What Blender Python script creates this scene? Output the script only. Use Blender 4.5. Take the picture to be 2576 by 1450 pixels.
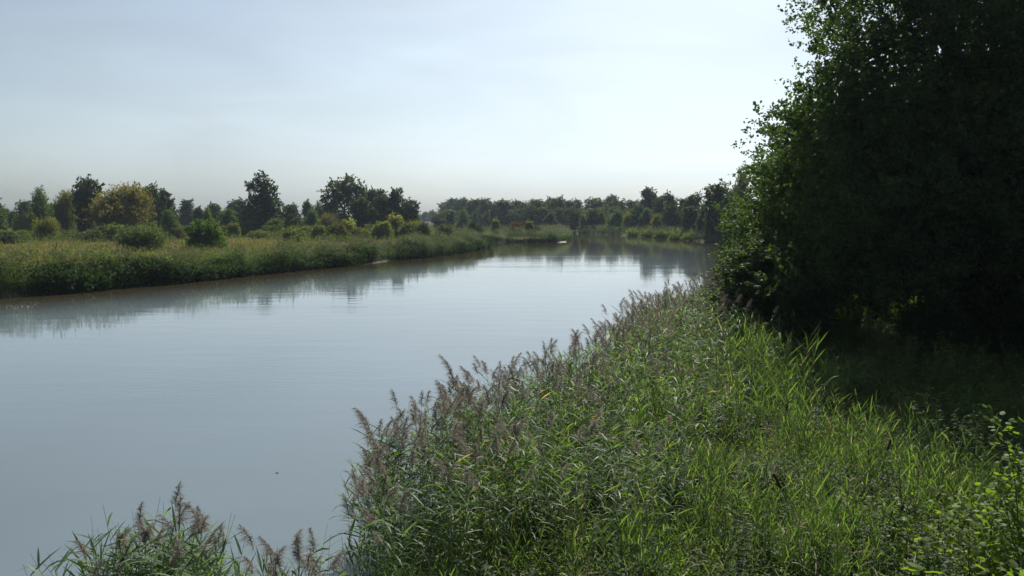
import bpy, math, random
import numpy as np
from mathutils import Vector

R = math.radians
rng = np.random.default_rng(7)
random.seed(7)
scene = bpy.context.scene
for o in list(bpy.data.objects):
    bpy.data.objects.remove(o)
COL = scene.collection

# ------------------------------------------------------------------ camera
CAM_H = 7.0
F = 1946.0            # focal length in units of a 2576 px wide picture
PITCH = math.atan((725 - 546) / F)
cam_d = bpy.data.cameras.new("camera")
cam_d.sensor_width = 36.0
cam_d.lens = 36.0 * F / 2576.0
cam_d.clip_start = 0.1
cam_d.clip_end = 6000
cam = bpy.data.objects.new("camera", cam_d)
COL.objects.link(cam)
cam.location = (0, 0, CAM_H)
cam.rotation_euler = (math.pi / 2 - PITCH, 0, 0)
scene.camera = cam

# ------------------------------------------------------------------ world, sun, exposure
SUN_EL, SUN_AZ = 46.0, 15.0
world = bpy.data.worlds.new("World")
scene.world = world
world.use_nodes = True
nt = world.node_tree
bg = nt.nodes["Background"]
sky = nt.nodes.new("ShaderNodeTexSky")
sky.sky_type = 'NISHITA'
sky.sun_disc = False
sky.sun_elevation = R(SUN_EL)
sky.sun_rotation = R(SUN_AZ)
sky.altitude = 100
sky.air_density = 1.0
sky.dust_density = 2.2
sky.ozone_density = 2.0
# the air and this camera's daylight balance lean to cyan
tint = nt.nodes.new('ShaderNodeMix'); tint.data_type = 'RGBA'; tint.blend_type = 'MULTIPLY'; tint.inputs[0].default_value = 1.0
tint.inputs[7].default_value = (.92, 1.0, 1.035, 1)
# thin high cloud veil: large soft noise over the sky direction
tc = nt.nodes.new("ShaderNodeTexCoord")
mp = nt.nodes.new("ShaderNodeMapping")
mp.inputs['Scale'].default_value = (1.2, 1.2, 3.4)
mp.inputs['Rotation'].default_value = (0.25, 0.15, 0.4)
no = nt.nodes.new("ShaderNodeTexNoise")
no.inputs['Scale'].default_value = 1.5
no.inputs['Detail'].default_value = 4
no.inputs['Roughness'].default_value = 0.45
rmp = nt.nodes.new("ShaderNodeMapRange")
rmp.inputs['From Min'].default_value = 0.36
rmp.inputs['From Max'].default_value = 0.72
rmp.inputs['To Min'].default_value = 0.42
rmp.inputs['To Max'].default_value = 0.80
mx = nt.nodes.new("ShaderNodeMix")
mx.data_type = 'RGBA'
bw = nt.nodes.new("ShaderNodeRGBToBW")
veil = nt.nodes.new("ShaderNodeMix")
veil.data_type = 'RGBA'; veil.blend_type = 'MULTIPLY'
veil.inputs[0].default_value = 1.0
veil.inputs[7].default_value = (1.02, 1.07, 1.13, 1)
L = nt.links.new
L(tc.outputs['Generated'], mp.inputs[0]); L(mp.outputs[0], no.inputs['Vector'])
L(no.outputs['Fac'], rmp.inputs['Value'])
L(sky.outputs[0], bw.inputs[0]); L(bw.outputs[0], veil.inputs[6])
L(rmp.outputs[0], mx.inputs[0]); L(sky.outputs[0], mx.inputs[6]); L(veil.outputs[2], mx.inputs[7])
wm_ = nt.nodes.new("ShaderNodeMapping"); wm_.inputs['Scale'].default_value = (2.0, 3.0, 9.0); wm_.inputs['Rotation'].default_value = (0.3, -0.2, 0.2)
wn = nt.nodes.new("ShaderNodeTexNoise"); wn.inputs['Scale'].default_value = 1.6; wn.inputs['Detail'].default_value = 6; wn.inputs['Distortion'].default_value = .8
wr = nt.nodes.new("ShaderNodeMapRange"); wr.inputs['From Min'].default_value = .3; wr.inputs['From Max'].default_value = .7; wr.inputs['To Min'].default_value = .95; wr.inputs['To Max'].default_value = 1.06
wv_ = nt.nodes.new("ShaderNodeVectorMath"); wv_.operation = 'SCALE'
L(tc.outputs['Generated'], wm_.inputs[0]); L(wm_.outputs[0], wn.inputs['Vector']); L(wn.outputs['Fac'], wr.inputs['Value']); L(mx.outputs[2], wv_.inputs[0]); L(wr.outputs[0], wv_.inputs['Scale'])
L(wv_.outputs[0], tint.inputs[6]); L(tint.outputs[2], bg.inputs[0])
bg.inputs[1].default_value = 0.084

sun_d = bpy.data.lights.new("sun", 'SUN')
sun_d.energy = 5.0
sun_d.angle = R(0.6)
sun_d.color = (1.0, 0.95, 0.86)
sun = bpy.data.objects.new("sun", sun_d)
COL.objects.link(sun)
sd = Vector((math.sin(R(SUN_AZ)) * math.cos(R(SUN_EL)), math.cos(R(SUN_AZ)) * math.cos(R(SUN_EL)), math.sin(R(SUN_EL))))
sun.rotation_euler = sd.to_track_quat('Z', 'Y').to_euler()
sun.location = (0, -10, 60)

vs = scene.view_settings
vs.view_transform = 'Standard'
vs.look = 'None'
vs.gamma = 1
vs.exposure = 0.36
vs.use_curve_mapping = False
cy = scene.cycles
cy.use_denoising = True
cy.max_bounces = 6
cy.diffuse_bounces = 3
cy.glossy_bounces = 3
cy.transmission_bounces = 3
cy.volume_bounces = 0
cy.transparent_max_bounces = 4
cy.caustics_reflective = False
cy.caustics_refractive = False
cy.sample_clamp_indirect = 4

# ------------------------------------------------------------------ helpers
CP, SP = math.cos(PITCH), math.sin(PITCH)

def pix(u, v, z=0.0):
    """point at height z seen at (u, v) of the 2576 x 1450 picture"""
    a, b = (u - 1288) / F, (725 - v) / F
    dy, dz = CP + b * SP, -SP + b * CP
    t = (z - CAM_H) / dz
    return (a * t, dy * t)

def at(u, d):
    return ((u - 1288) / F * d * 1.004, d)

def ztop(v, d):
    b = (725 - v) / F
    return CAM_H + d * (-SP + b * CP) / (CP + b * SP)

def tag(o, label=None, cat=None, group=None, kind=None):
    if label: o['label'] = label
    if cat: o['category'] = cat
    if group: o['group'] = group
    if kind: o['kind'] = kind
    return o

def mesh_np(name, verts, faces, mats, mi=None, smooth=False):
    """faces: list of int arrays, each (n, k)"""
    me = bpy.data.meshes.new(name)
    verts = np.asarray(verts, np.float32)
    me.vertices.add(len(verts))
    me.vertices.foreach_set("co", verts.ravel())
    if not isinstance(faces, list): faces = [faces]
    faces = [np.asarray(f, np.int32) for f in faces if len(f)]
    nl = sum(f.size for f in faces)
    npoly = sum(len(f) for f in faces)
    me.loops.add(nl)
    me.loops.foreach_set("vertex_index", np.concatenate([f.ravel() for f in faces]))
    me.polygons.add(npoly)
    tot = np.concatenate([np.full(len(f), f.shape[1], np.int32) for f in faces])
    st = np.concatenate([[0], np.cumsum(tot)[:-1]]).astype(np.int32)
    me.polygons.foreach_set("loop_start", st)
    for m in mats: me.materials.append(m)
    if mi is not None:
        me.polygons.foreach_set("material_index", np.asarray(mi, np.int32))
    if smooth:
        me.polygons.foreach_set("use_smooth", np.ones(npoly, bool))
    me.update(calc_edges=True)
    return me

def obj(name, me, parent=None):
    o = bpy.data.objects.new(name, me)
    COL.objects.link(o)
    if parent is not None: o.parent = parent
    return o

def empty(name, loc=(0, 0, 0), rz=0.0, sc=(1, 1, 1)):
    o = bpy.data.objects.new(name, None)
    o.empty_display_size = 0.3
    o.location = loc; o.rotation_euler = (0, 0, rz); o.scale = sc
    COL.objects.link(o)
    return o

def children_map():
    d = {}
    for o in bpy.data.objects:
        if o.parent: d.setdefault(o.parent, []).append(o)
    return d

def norm(a):
    return a / np.maximum(np.linalg.norm(a, axis=-1, keepdims=True), 1e-9)

class Geo:
    """quads in numpy with a material index per face"""
    def __init__(s): s.v, s.f, s.m, s.n = [], [], [], 0
    def add(s, v, f, m=0):
        v = np.asarray(v, np.float32).reshape(-1, 3); f = np.asarray(f, np.int64).reshape(-1, 4)
        s.v.append(v); s.f.append(f + s.n); s.m.append(np.full(len(f), m, np.int32)); s.n += len(v)
    def arrays(s):
        return np.concatenate(s.v), np.concatenate(s.f), np.concatenate(s.m)
    def mesh(s, name, mats):
        v, f, m = s.arrays()
        return mesh_np(name, v, f, mats, m)

def tube(pts, rad, k=5):
    """tapered tube along pts (n,3), quads"""
    pts = np.asarray(pts, float); rad = np.asarray(rad, float); n = len(pts)
    d = np.gradient(pts, axis=0); d = norm(d)
    ref = np.array([0.31, 0.95, 0.05]) if abs(d[0][2]) > 0.7 else np.array([0.05, 0.1, 1.0])
    a = norm(np.cross(d, ref)); b = np.cross(d, a)
    th = np.linspace(0, 2 * math.pi, k, endpoint=False)
    v = pts[:, None, :] + rad[:, None, None] * (np.cos(th)[None, :, None] * a[:, None, :] + np.sin(th)[None, :, None] * b[:, None, :])
    v = v.reshape(-1, 3)
    f = []
    for i in range(n - 1):
        for j in range(k):
            j2 = (j + 1) % k
            f.append((i * k + j, i * k + j2, (i + 1) * k + j2, (i + 1) * k + j))
    return v, np.array(f)

def leaves(c, a, L_, W_, fold=0.12, rg=rng):
    """rhombic leaves: one quad each, centre c, axis a"""
    n = len(c)
    L_ = np.broadcast_to(L_, (n,))[:, None]; W_ = np.broadcast_to(W_, (n,))[:, None]
    a = norm(a); b = norm(np.cross(a, rg.normal(size=(n, 3)))); nn = np.cross(a, b)
    v = np.stack([c - a * L_ * .5, c + b * W_ * .5 + nn * W_ * fold, c + a * L_ * .5, c - b * W_ * .5 + nn * W_ * fold], 1)
    f = np.arange(4 * n).reshape(n, 4)
    return v.reshape(-1, 3), f

def blades(base, d0, up_bend, L_, W_, seg=2, rg=rng):
    """strips that start at base along d0 and bend by up_bend (vector added per length)"""
    n = len(base)
    L_ = np.broadcast_to(L_, (n,))[:, None]; W_ = np.broadcast_to(W_, (n,))[:, None]
    d0 = norm(d0)
    side = norm(np.cross(d0, np.array([0, 0, 1.0]) + rg.normal(size=(n, 3)) * .35))
    rows = []
    ts = np.linspace(0, 1, seg + 1)
    prof = {1: [.8, .05], 2: [.55, 1.0, .04], 3: [.5, 1.0, .75, .04]}[seg]
    for t, w in zip(ts, prof):
        p = base + d0 * L_ * t + up_bend * L_ * t * t
        rows.append(p - side * W_ * w * .5); rows.append(p + side * W_ * w * .5)
    v = np.stack(rows, 1)                       # n, 2(seg+1), 3
    f = []
    for s in range(seg):
        f.append([2 * s, 2 * s + 1, 2 * s + 3, 2 * s + 2])
    f = np.array(f)[None] + (np.arange(n) * 2 * (seg + 1))[:, None, None]
    return v.reshape(-1, 3), f.reshape(-1, 4)

def scatter(protos, which, loc, rz, sc, tilt=None):
    """merge copies of proto arrays (v, f, m) at many places into one"""
    V, Fc, M, n = [], [], [], 0
    for k, (v, f, m) in enumerate(protos):
        idx = np.where(which == k)[0]
        if not len(idx): continue
        c, s = np.cos(rz[idx]), np.sin(rz[idx])
        q = v[None] * sc[idx][:, None, None]
        x = q[..., 0] * c[:, None] - q[..., 1] * s[:, None]
        y = q[..., 0] * s[:, None] + q[..., 1] * c[:, None]
        z = q[..., 2].copy()
        if tilt is not None:
            x = x + tilt[idx, 0][:, None] * z
            y = y + tilt[idx, 1][:, None] * z
            z = z * (1 - 0.4 * (tilt[idx] ** 2).sum(1)[:, None])
        w = np.stack([x, y, z], -1) + loc[idx][:, None, :]
        V.append(w.reshape(-1, 3))
        ff = f[None] + (np.arange(len(idx)) * len(v))[:, None, None] + n
        Fc.append(ff.reshape(-1, 4)); M.append(np.tile(m, len(idx)))
        n += len(idx) * len(v)
    return np.concatenate(V), np.concatenate(Fc), np.concatenate(M)

def vnoise(x, y, s, seed=0):
    """cheap smooth noise from sines, about -1..1"""
    x = np.asarray(x, float) * s; y = np.asarray(y, float) * s
    a = np.sin(x * 1.3 + 1.7 * seed + 1.1 * np.sin(y * .9 + seed)) + np.sin(y * 1.7 - .8 * x + 2.3 * seed) \
        + .6 * np.sin(2.9 * x + 1.3 * y + seed * 3.1) + .5 * np.sin(3.7 * y - 2.1 * x + 4.4 * seed)
    return a / 3.1

# ------------------------------------------------------------------ materials
def new_mat(name):
    m = bpy.data.materials.new(name); m.use_nodes = True
    m.node_tree.nodes.clear()
    return m, m.node_tree

def leaf_mat(name, col, trans=0.3, tcol=None, rough=0.5, spec=0.35, var=0.35, hue=0.03, objcol=False, patch=0.0, pscale=0.3, dry=None, dryf=0.0):
    m, t = new_mat(name); N = t.nodes; Lk = t.links.new
    out = N.new("ShaderNodeOutputMaterial")
    geo = N.new("ShaderNodeNewGeometry")
    if objcol:
        oi = N.new("ShaderNodeObjectInfo"); src = oi.outputs['Color']
    else:
        rgb = N.new("ShaderNodeRGB"); rgb.outputs[0].default_value = (*col, 1); src = rgb.outputs[0]
    if dry:
        gt = N.new("ShaderNodeMath"); gt.operation = 'LESS_THAN'; gt.inputs[1].default_value = dryf
        ml = N.new("ShaderNodeMath"); ml.operation = 'MULTIPLY'; ml.inputs[1].default_value = 7.31
        fr = N.new("ShaderNodeMath"); fr.operation = 'FRACT'
        Lk(geo.outputs['Random Per Island'], ml.inputs[0]); Lk(ml.outputs[0], fr.inputs[0]); Lk(fr.outputs[0], gt.inputs[0])
        dm = N.new("ShaderNodeMix"); dm.data_type = 'RGBA'; Lk(gt.outputs[0], dm.inputs[0]); Lk(src, dm.inputs[6])
        dm.inputs[7].default_value = (*dry, 1); src = dm.outputs[2]
    hs = N.new("ShaderNodeHueSaturation")
    mv = N.new("ShaderNodeMapRange"); mv.inputs['To Min'].default_value = 1 - var; mv.inputs['To Max'].default_value = 1 + var
    mh = N.new("ShaderNodeMapRange"); mh.inputs['To Min'].default_value = .5 + hue; mh.inputs['To Max'].default_value = .5 - hue
    Lk(geo.outputs['Random Per Island'], mv.inputs['Value'])
    Lk(geo.outputs['Random Per Island'], mh.inputs['Value'])
    val = mv.outputs[0]
    if patch > 0:
        gp = N.new("ShaderNodeNewGeometry")
        ns = N.new("ShaderNodeTexNoise"); ns.inputs['Scale'].default_value = pscale; ns.inputs['Detail'].default_value = 3
        Lk(gp.outputs['Position'], ns.inputs['Vector'])
        mp_ = N.new("ShaderNodeMapRange"); mp_.inputs['From Min'].default_value = .3; mp_.inputs['From Max'].default_value = .7
        mp_.inputs['To Min'].default_value = 1 - patch; mp_.inputs['To Max'].default_value = 1 + patch
        Lk(ns.outputs['Fac'], mp_.inputs['Value'])
        mm = N.new("ShaderNodeMath"); mm.operation = 'MULTIPLY'; Lk(val, mm.inputs[0]); Lk(mp_.outputs[0], mm.inputs[1]); val = mm.outputs[0]
    Lk(val, hs.inputs['Value']); Lk(mh.outputs[0], hs.inputs['Hue']); Lk(src, hs.inputs['Color'])
    p = N.new("ShaderNodeBsdfPrincipled"); p.inputs['Roughness'].default_value = rough
    p.inputs['Specular IOR Level'].default_value = spec
    Lk(hs.outputs[0], p.inputs['Base Color'])
    if trans > 0:
        tr = N.new("ShaderNodeBsdfTranslucent")
        h2 = N.new("ShaderNodeMix"); h2.data_type = 'RGBA'; h2.blend_type = 'MULTIPLY'; h2.inputs[0].default_value = 1
        Lk(hs.outputs[0], h2.inputs[6]); h2.inputs[7].default_value = (*(tcol or (1.9, 1.75, .7)), 1)
        Lk(h2.outputs[2], tr.inputs[0])
        ms = N.new("ShaderNodeMixShader"); ms.inputs[0].default_value = trans
        Lk(p.outputs[0], ms.inputs[1]); Lk(tr.outputs[0], ms.inputs[2]); Lk(ms.outputs[0], out.inputs[0])
    else:
        Lk(p.outputs[0], out.inputs[0])
    return m

def plain_mat(name, col, rough=.8, c2=None, scale=5.0, bump=0.0, detail=5, spec=.3):
    m, t = new_mat(name); N = t.nodes; Lk = t.links.new
    out = N.new("ShaderNodeOutputMaterial"); p = N.new("ShaderNodeBsdfPrincipled")
    p.inputs['Roughness'].default_value = rough; p.inputs['Specular IOR Level'].default_value = spec
    p.inputs['Base Color'].default_value = (*col, 1)
    if c2:
        g = N.new("ShaderNodeNewGeometry"); ns = N.new("ShaderNodeTexNoise")
        ns.inputs['Scale'].default_value = scale; ns.inputs['Detail'].default_value = detail
        Lk(g.outputs['Position'], ns.inputs['Vector'])
        cr = N.new("ShaderNodeValToRGB"); cr.color_ramp.elements[0].position = .35; cr.color_ramp.elements[1].position = .65
        cr.color_ramp.elements[0].color = (*col, 1); cr.color_ramp.elements[1].color = (*c2, 1)
        Lk(ns.outputs['Fac'], cr.inputs[0]); Lk(cr.outputs[0], p.inputs['Base Color'])
        if bump:
            b = N.new("ShaderNodeBump"); b.inputs['Strength'].default_value = bump; Lk(ns.outputs['Fac'], b.inputs['Height']); Lk(b.outputs[0], p.inputs['Normal'])
    Lk(p.outputs[0], out.inputs[0])
    return m

M_tree = leaf_mat("tree_foliage", (0, 0, 0), .42, tcol=(2.3, 2.4, .6), objcol=True, var=.45, hue=.015, rough=.6, spec=.25, patch=.28, pscale=.22)
M_alder = leaf_mat("alder_leaf", (.024, .042, .022), .36, tcol=(3.8, 4.0, .7), var=.4, rough=.6, spec=.15)
M_bark = plain_mat("bark", (.035, .03, .024), .9, (.075, .065, .052), 6, .5)
M_reedleaf = leaf_mat("reed_leaf", (.072, .118, .046), .42, tcol=(2.0, 2.3, .6), rough=.5, spec=.28, var=.42, hue=.02, dry=(.20, .155, .085), dryf=.07, patch=.3, pscale=.35)
M_young = leaf_mat("young_reed_leaf", (.090, .136, .048), .44, tcol=(1.75, 2.05, .65), rough=.5, spec=.25, var=.4, hue=.025, dry=(.22, .20, .12), dryf=.045, patch=.35, pscale=.45)
M_stem = leaf_mat("reed_stem", (.10, .11, .045), 0, rough=.5, var=.3)
M_plume = leaf_mat("reed_plume", (.185, .165, .135), .3, tcol=(1.5, 1.35, 1.2), rough=.8, spec=.1, var=.3, hue=.01)
M_plumefar = leaf_mat("far_reed_plume", (.13, .112, .085), .3, tcol=(1.5, 1.35, 1.1), rough=.8, spec=.1, var=.3, hue=.01)
M_herb = leaf_mat("herb_leaf", (.082, .130, .042), .45, tcol=(1.9, 2.2, .55), rough=.55, spec=.14, var=.4, hue=.02, patch=.3, pscale=.6, dry=(.22, .19, .12), dryf=.05)
M_grass = leaf_mat("grass_blade", (.100, .145, .046), .44, tcol=(1.9, 2.05, .65), rough=.5, spec=.3, var=.35, hue=.02, patch=.3, pscale=.5, dry=(.24, .2, .09), dryf=.07)
M_meadow = leaf_mat("meadow_grass", (.175, .155, .045), .42, tcol=(1.5, 1.4, .7), rough=.7, spec=.15, var=.35, hue=.04, patch=.35, pscale=.06)
M_meadowg = leaf_mat("meadow_green", (.095, .125, .032), .42, tcol=(1.8, 1.8, .6), rough=.6, spec=.2, var=.35, hue=.03, patch=.35, pscale=.08)
M_bank = leaf_mat("bank_leaf", (.030, .056, .026), .3, tcol=(2.0, 2.0, .6), rough=.7, spec=.08, var=.4, hue=.025, patch=.45, pscale=.22)
M_bankreed = leaf_mat("bank_reed_leaf", (.055, .092, .032), .36, tcol=(1.9, 2.0, .6), rough=.7, spec=.1, var=.35, hue=.03, patch=.45, pscale=.25)
M_cattail = plain_mat("cattail_spike", (.035, .014, .009), .85, (.06, .026, .015), 60, .3)
M_broad = leaf_mat("broad_leaf", (.095, .140, .030), .5, tcol=(2.0, 2.3, .45), rough=.55, spec=.25, var=.3, hue=.025, dry=(.2, .14, .06), dryf=.04)
M_twig = plain_mat("twig", (.06, .045, .03), .8, (.1, .075, .05), 30, .2)
M_sand = plain_mat("wet_sand", (.11, .085, .06), .8, (.23, .18, .135), 1.5, .2)

# ------------------------------------------------------------------ river outline
LEFT = [pix(u, v) for u, v in ((0, 751), (110, 742), (210, 735), (330, 722), (420, 716), (500, 708), (570, 700), (640, 693), (700, 686), (760, 680),
                               (860, 672), (980, 657), (1060, 649), (1130, 640), (1200, 630), (1236, 621))]
LEFT_OUT = [(-260, -60), (-190, 30), (-115, 60), (-70, 66)]
SPIT = [pix(1215, 613), pix(1180, 611), pix(1225, 608.5), pix(1330, 611), pix(1400, 611.5), pix(1436, 604), pix(1438, 597)]
BACKW = [(12, 285), (-14, 335), (-38, 400), (-60, 470), (-84, 540), (-118, 640), (-200, 800), (-330, 900)]
FARB = [(-310, 980), (-150, 860), (-66, 740), (-50, 620), (-35, 520), (-12, 430), (6, 375), (27, 326), pix(1500, 590.5), pix(1570, 593), pix(1640, 597), pix(1700, 602), pix(1750, 608), pix(1800, 611), pix(1850, 613)]
RIGHTB = [(60, 170), (47, 135), (35, 102), (24, 70), (16.5, 54), (12.8, 48.5), (10.2, 46.5), (8.6, 43.5), (6.8, 38), (5.2, 33), (3.5, 28.5), (1.9, 25.2), (.1, 23.4), (-.9, 21), (-1.7, 19),
          (-2.5, 16.2), (-2.6, 13.5), (-2.5, 11.5), (-3.6, 10.6), (-4.6, 11.3), (-5.6, 11.9), (-6.6, 10.8), (-7.2, 8.5), (-8.5, 0), (-11, -30), (-20, -110)]
RIVER = np.array(LEFT_OUT + LEFT + SPIT + BACKW + FARB + RIGHTB)

def sdf(x, y):
    """> 0 on land, < 0 in the river"""
    x = np.asarray(x, float); y = np.asarray(y, float)
    sh = x.shape; P = np.stack([x.ravel(), y.ravel()], 1)
    best = np.full(len(P), 1e9); inside = np.zeros(len(P), bool)
    A = RIVER; B = np.roll(RIVER, -1, 0)
    for a, b in zip(A, B):
        ab = b - a; ap = P - a
        t = np.clip((ap @ ab) / (ab @ ab), 0, 1)
        d = np.hypot(*(ap - t[:, None] * ab).T)
        best = np.minimum(best, d)
        c = (a[1] > P[:, 1]) != (b[1] > P[:, 1])
        with np.errstate(divide='ignore', invalid='ignore'):
            xi = a[0] + (P[:, 1] - a[1]) / (b[1] - a[1] + 1e-12) * ab[0]
        inside ^= c & (P[:, 0] < xi)
    return np.where(inside, -best, best).reshape(sh)

def sstep(a, b, x):
    t = np.clip((x - a) / (b - a), 0, 1); return t * t * (3 - 2 * t)

def gh(x, y, s=None):
    x = np.asarray(x, float); y = np.asarray(y, float)
    if s is None: s = sdf(x, y)
    land = .05 + .75 * sstep(0, 3.0, s) + .25 * sstep(3, 30, s) + .10 * vnoise(x, y, .25, 1) * sstep(0, 4, s) + .15 * vnoise(x, y, .05, 2) * sstep(5, 30, s)
    wat = -.1 - np.minimum(-s * .28, 1.9)
    z = np.where(s > 0, land, wat)
    emb = np.clip(5.3 - .56 * np.maximum(y, 0), 0, 5.3) * sstep(-4.5, -1.0, x) * sstep(-20, -12, y)
    return np.maximum(z, np.where(emb > .3, emb, z))

def gz(x, y): return float(gh(np.array([x]), np.array([y]))[0])

# ground sheet
def axis(lo, hi, fine_lo, fine_hi, step, grow):
    a = list(np.arange(fine_lo, fine_hi + 1e-6, step))
    s = step; x = a[-1]
    while x < hi:
        s *= grow; x = min(x + s, hi); a.append(x)
    s = step; x = a[0]; left = []
    while x > lo:
        s *= grow; x = max(x - s, lo); left.append(x)
    return np.array(left[::-1] + a)
xs = axis(-1500, 1500, -62, 40, .9, 1.045)
ys = axis(-90, 1500, -4, 75, .9, 1.022)
X, Y = np.meshgrid(xs, ys)
Z = gh(X, Y)
nx, ny = len(xs), len(ys)
ii = np.arange(nx * ny).reshape(ny, nx)
gf = np.stack([ii[:-1, :-1], ii[:-1, 1:], ii[1:, 1:], ii[1:, :-1]], -1).reshape(-1, 4)
M_ground = plain_mat("riverside_soil", (.022, .022, .012), .95, (.050, .046, .025), .35, .3)
g = obj("ground", mesh_np("ground", np.stack([X, Y, Z], -1).reshape(-1, 3), gf, [M_ground], smooth=True))
tag(g, "low grassy river banks and meadow ground", kind='structure')

# water
def water_mat():
    m, t = new_mat("river_water"); N = t.nodes; Lk = t.links.new
    out = N.new("ShaderNodeOutputMaterial"); p = N.new("ShaderNodeBsdfPrincipled")
    p.inputs['IOR'].default_value = 1.40
    p.inputs['Roughness'].default_value = .04
    g = N.new("ShaderNodeNewGeometry")
    # murk varies slowly over the river
    nm = N.new("ShaderNodeTexNoise"); nm.inputs['Scale'].default_value = .05; nm.inputs['Detail'].default_value = 3
    Lk(g.outputs['Position'], nm.inputs['Vector'])
    cr = N.new("ShaderNodeValToRGB")
    cr.color_ramp.elements[0].position = .3; cr.color_ramp.elements[1].position = .7
    cr.color_ramp.elements[0].color = (.115, .150, .172, 1); cr.color_ramp.elements[1].color = (.135, .172, .195, 1)
    Lk(nm.outputs['Fac'], cr.inputs[0])
    att = N.new("ShaderNodeAttribute"); att.attribute_name = "shallow_reflect"   # brown shallows off the left bank, plus dark bank reflections put into the colour
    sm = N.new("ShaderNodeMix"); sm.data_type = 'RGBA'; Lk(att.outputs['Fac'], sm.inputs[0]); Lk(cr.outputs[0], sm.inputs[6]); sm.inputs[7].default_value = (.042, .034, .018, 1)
    Lk(sm.outputs[2], p.inputs['Base Color'])
    def noise(scale, sx, sy, det, rot=0.0, dist=0.0):
        mp = N.new("ShaderNodeMapping"); mp.inputs['Scale'].default_value = (sx, sy, 1); mp.inputs['Rotation'].default_value = (0, 0, rot)
        Lk(g.outputs['Position'], mp.inputs[0])
        n = N.new("ShaderNodeTexNoise"); n.inputs['Scale'].default_value = scale; n.inputs['Detail'].default_value = det
        n.inputs['Distortion'].default_value = dist
        Lk(mp.outputs[0], n.inputs['Vector']); return n.outputs['Fac']
    def bump(h, strength, dist, prev=None):
        b = N.new("ShaderNodeBump"); b.inputs['Distance'].default_value = dist
        if isinstance(strength, float): b.inputs['Strength'].default_value = strength
        else: Lk(strength, b.inputs['Strength'])
        Lk(h, b.inputs['Height'])
        if prev is not None: Lk(prev, b.inputs['Normal'])
        return b.outputs[0]
    # calm and ruffled patches drawn out along the current
    patch = noise(.045, .8, 2.6, 3, .35, .6)
    mr = N.new("ShaderNodeMapRange"); mr.inputs['From Min'].default_value = .44; mr.inputs['From Max'].default_value = .68
    mr.inputs['To Min'].default_value = .10; mr.inputs['To Max'].default_value = 1.0
    Lk(patch, mr.inputs['Value'])
    calm = N.new("ShaderNodeMath"); calm.operation = 'MULTIPLY_ADD'; Lk(att.outputs['Fac'], calm.inputs[0]); calm.inputs[1].default_value = -.8; calm.inputs[2].default_value = 1.0
    stg = N.new("ShaderNodeMath"); stg.operation = 'MULTIPLY'; Lk(calm.outputs[0], stg.inputs[0]); Lk(mr.outputs[0], stg.inputs[1])
    st1 = N.new("ShaderNodeMath"); st1.operation = 'MULTIPLY'; Lk(calm.outputs[0], st1.inputs[0]); st1.inputs[1].default_value = .05
    b1 = bump(noise(.55, .35, 1.0, 2, .1), st1.outputs[0], .25)
    b2 = bump(noise(3.2, .4, 1.0, 3, .2), stg.outputs[0], .0075, b1)
    b3 = bump(noise(9.0, .5, 1.0, 2, -.1), stg.outputs[0], .0014, b2)
    Lk(b3, p.inputs['Normal'])
    Lk(p.outputs[0], out.inputs[0])
    return m
wxs = axis(-1480, 1480, -90, 60, 2.0, 1.12); wys = axis(-88, 1480, -4, 260, 2.0, 1.12)
WX, WY = np.meshgrid(wxs, wys); wi = np.arange(WX.size).reshape(WX.shape)
wf = np.stack([wi[:-1, :-1], wi[:-1, 1:], wi[1:, 1:], wi[1:, :-1]], -1).reshape(-1, 4)
wm = mesh_np("river", np.stack([WX, WY, np.zeros_like(WX)], -1).reshape(-1, 3), wf, [water_mat()], smooth=True)
ws = -sdf(WX, WY)
shal_reflect = (1 - sstep(2.0, 19.0, ws)) * np.clip(sstep(-8, -22, WX) + sstep(45, 80, WY), 0, 1) + .75 * sstep(95, 180, WY)  # left bank shallows; far river also tinted dark brown to deepen its reflections
at_ = wm.attributes.new("shallow_reflect", 'FLOAT', 'POINT'); at_.data.foreach_set("value", np.clip(shal_reflect, 0, 1).astype(np.float32).ravel())
w = obj("river", wm)
tag(w, "wide calm river reflecting the pale sky", kind='structure')

# sandbanks at the foot of the reeds
def sandbank(pts, wid, label):
    P = np.array([pix(*p) for p in pts]); n = 30
    t = np.linspace(0, 1, n); seg = np.linspace(0, 1, len(P))
    c = np.stack([np.interp(t, seg, P[:, 0]), np.interp(t, seg, P[:, 1])], 1)
    d = norm(np.gradient(c, axis=0)); nrm = np.stack([-d[:, 1], d[:, 0]], 1)
    ww = wid * np.sqrt(np.clip(np.sin(t * math.pi), 0, 1)) * (1 + .25 * np.sin(t * 17) + .12 * np.sin(t * 41)) + .03
    rows = []
    for q, zz in ((-1, -.10), (-.6, .04), (-.1, .13), (.4, .22), (1, .10), (1.3, -.1)):
        rows.append(np.concatenate([c + nrm * (ww * q)[:, None], np.full((n, 1), zz)], 1))
    v = np.stack(rows, 1).reshape(-1, 3); k = 6
    f = [(i * k + j, (i + 1) * k + j, (i + 1) * k + j + 1, i * k + j + 1) for i in range(n - 1) for j in range(k - 1)]
    o = obj("sandbank", mesh_np("sandbank", v, np.array(f), [M_sand], smooth=True))
    return tag(o, label, kind='structure')
sandbank([(868, 670.5), (905, 666.5), (945, 661), (982, 656)], .75, "pale sandbank at the foot of the left bank reeds")
sandbank([(990, 655), (1025, 651), (1068, 646.5)], .28, "thin sandy edge right of the pale sandbank")
sandbank([(1365, 609), (1395, 611), (1425, 609)], .9, "small pinkish sandbank at the tip of the reed spit")

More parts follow.
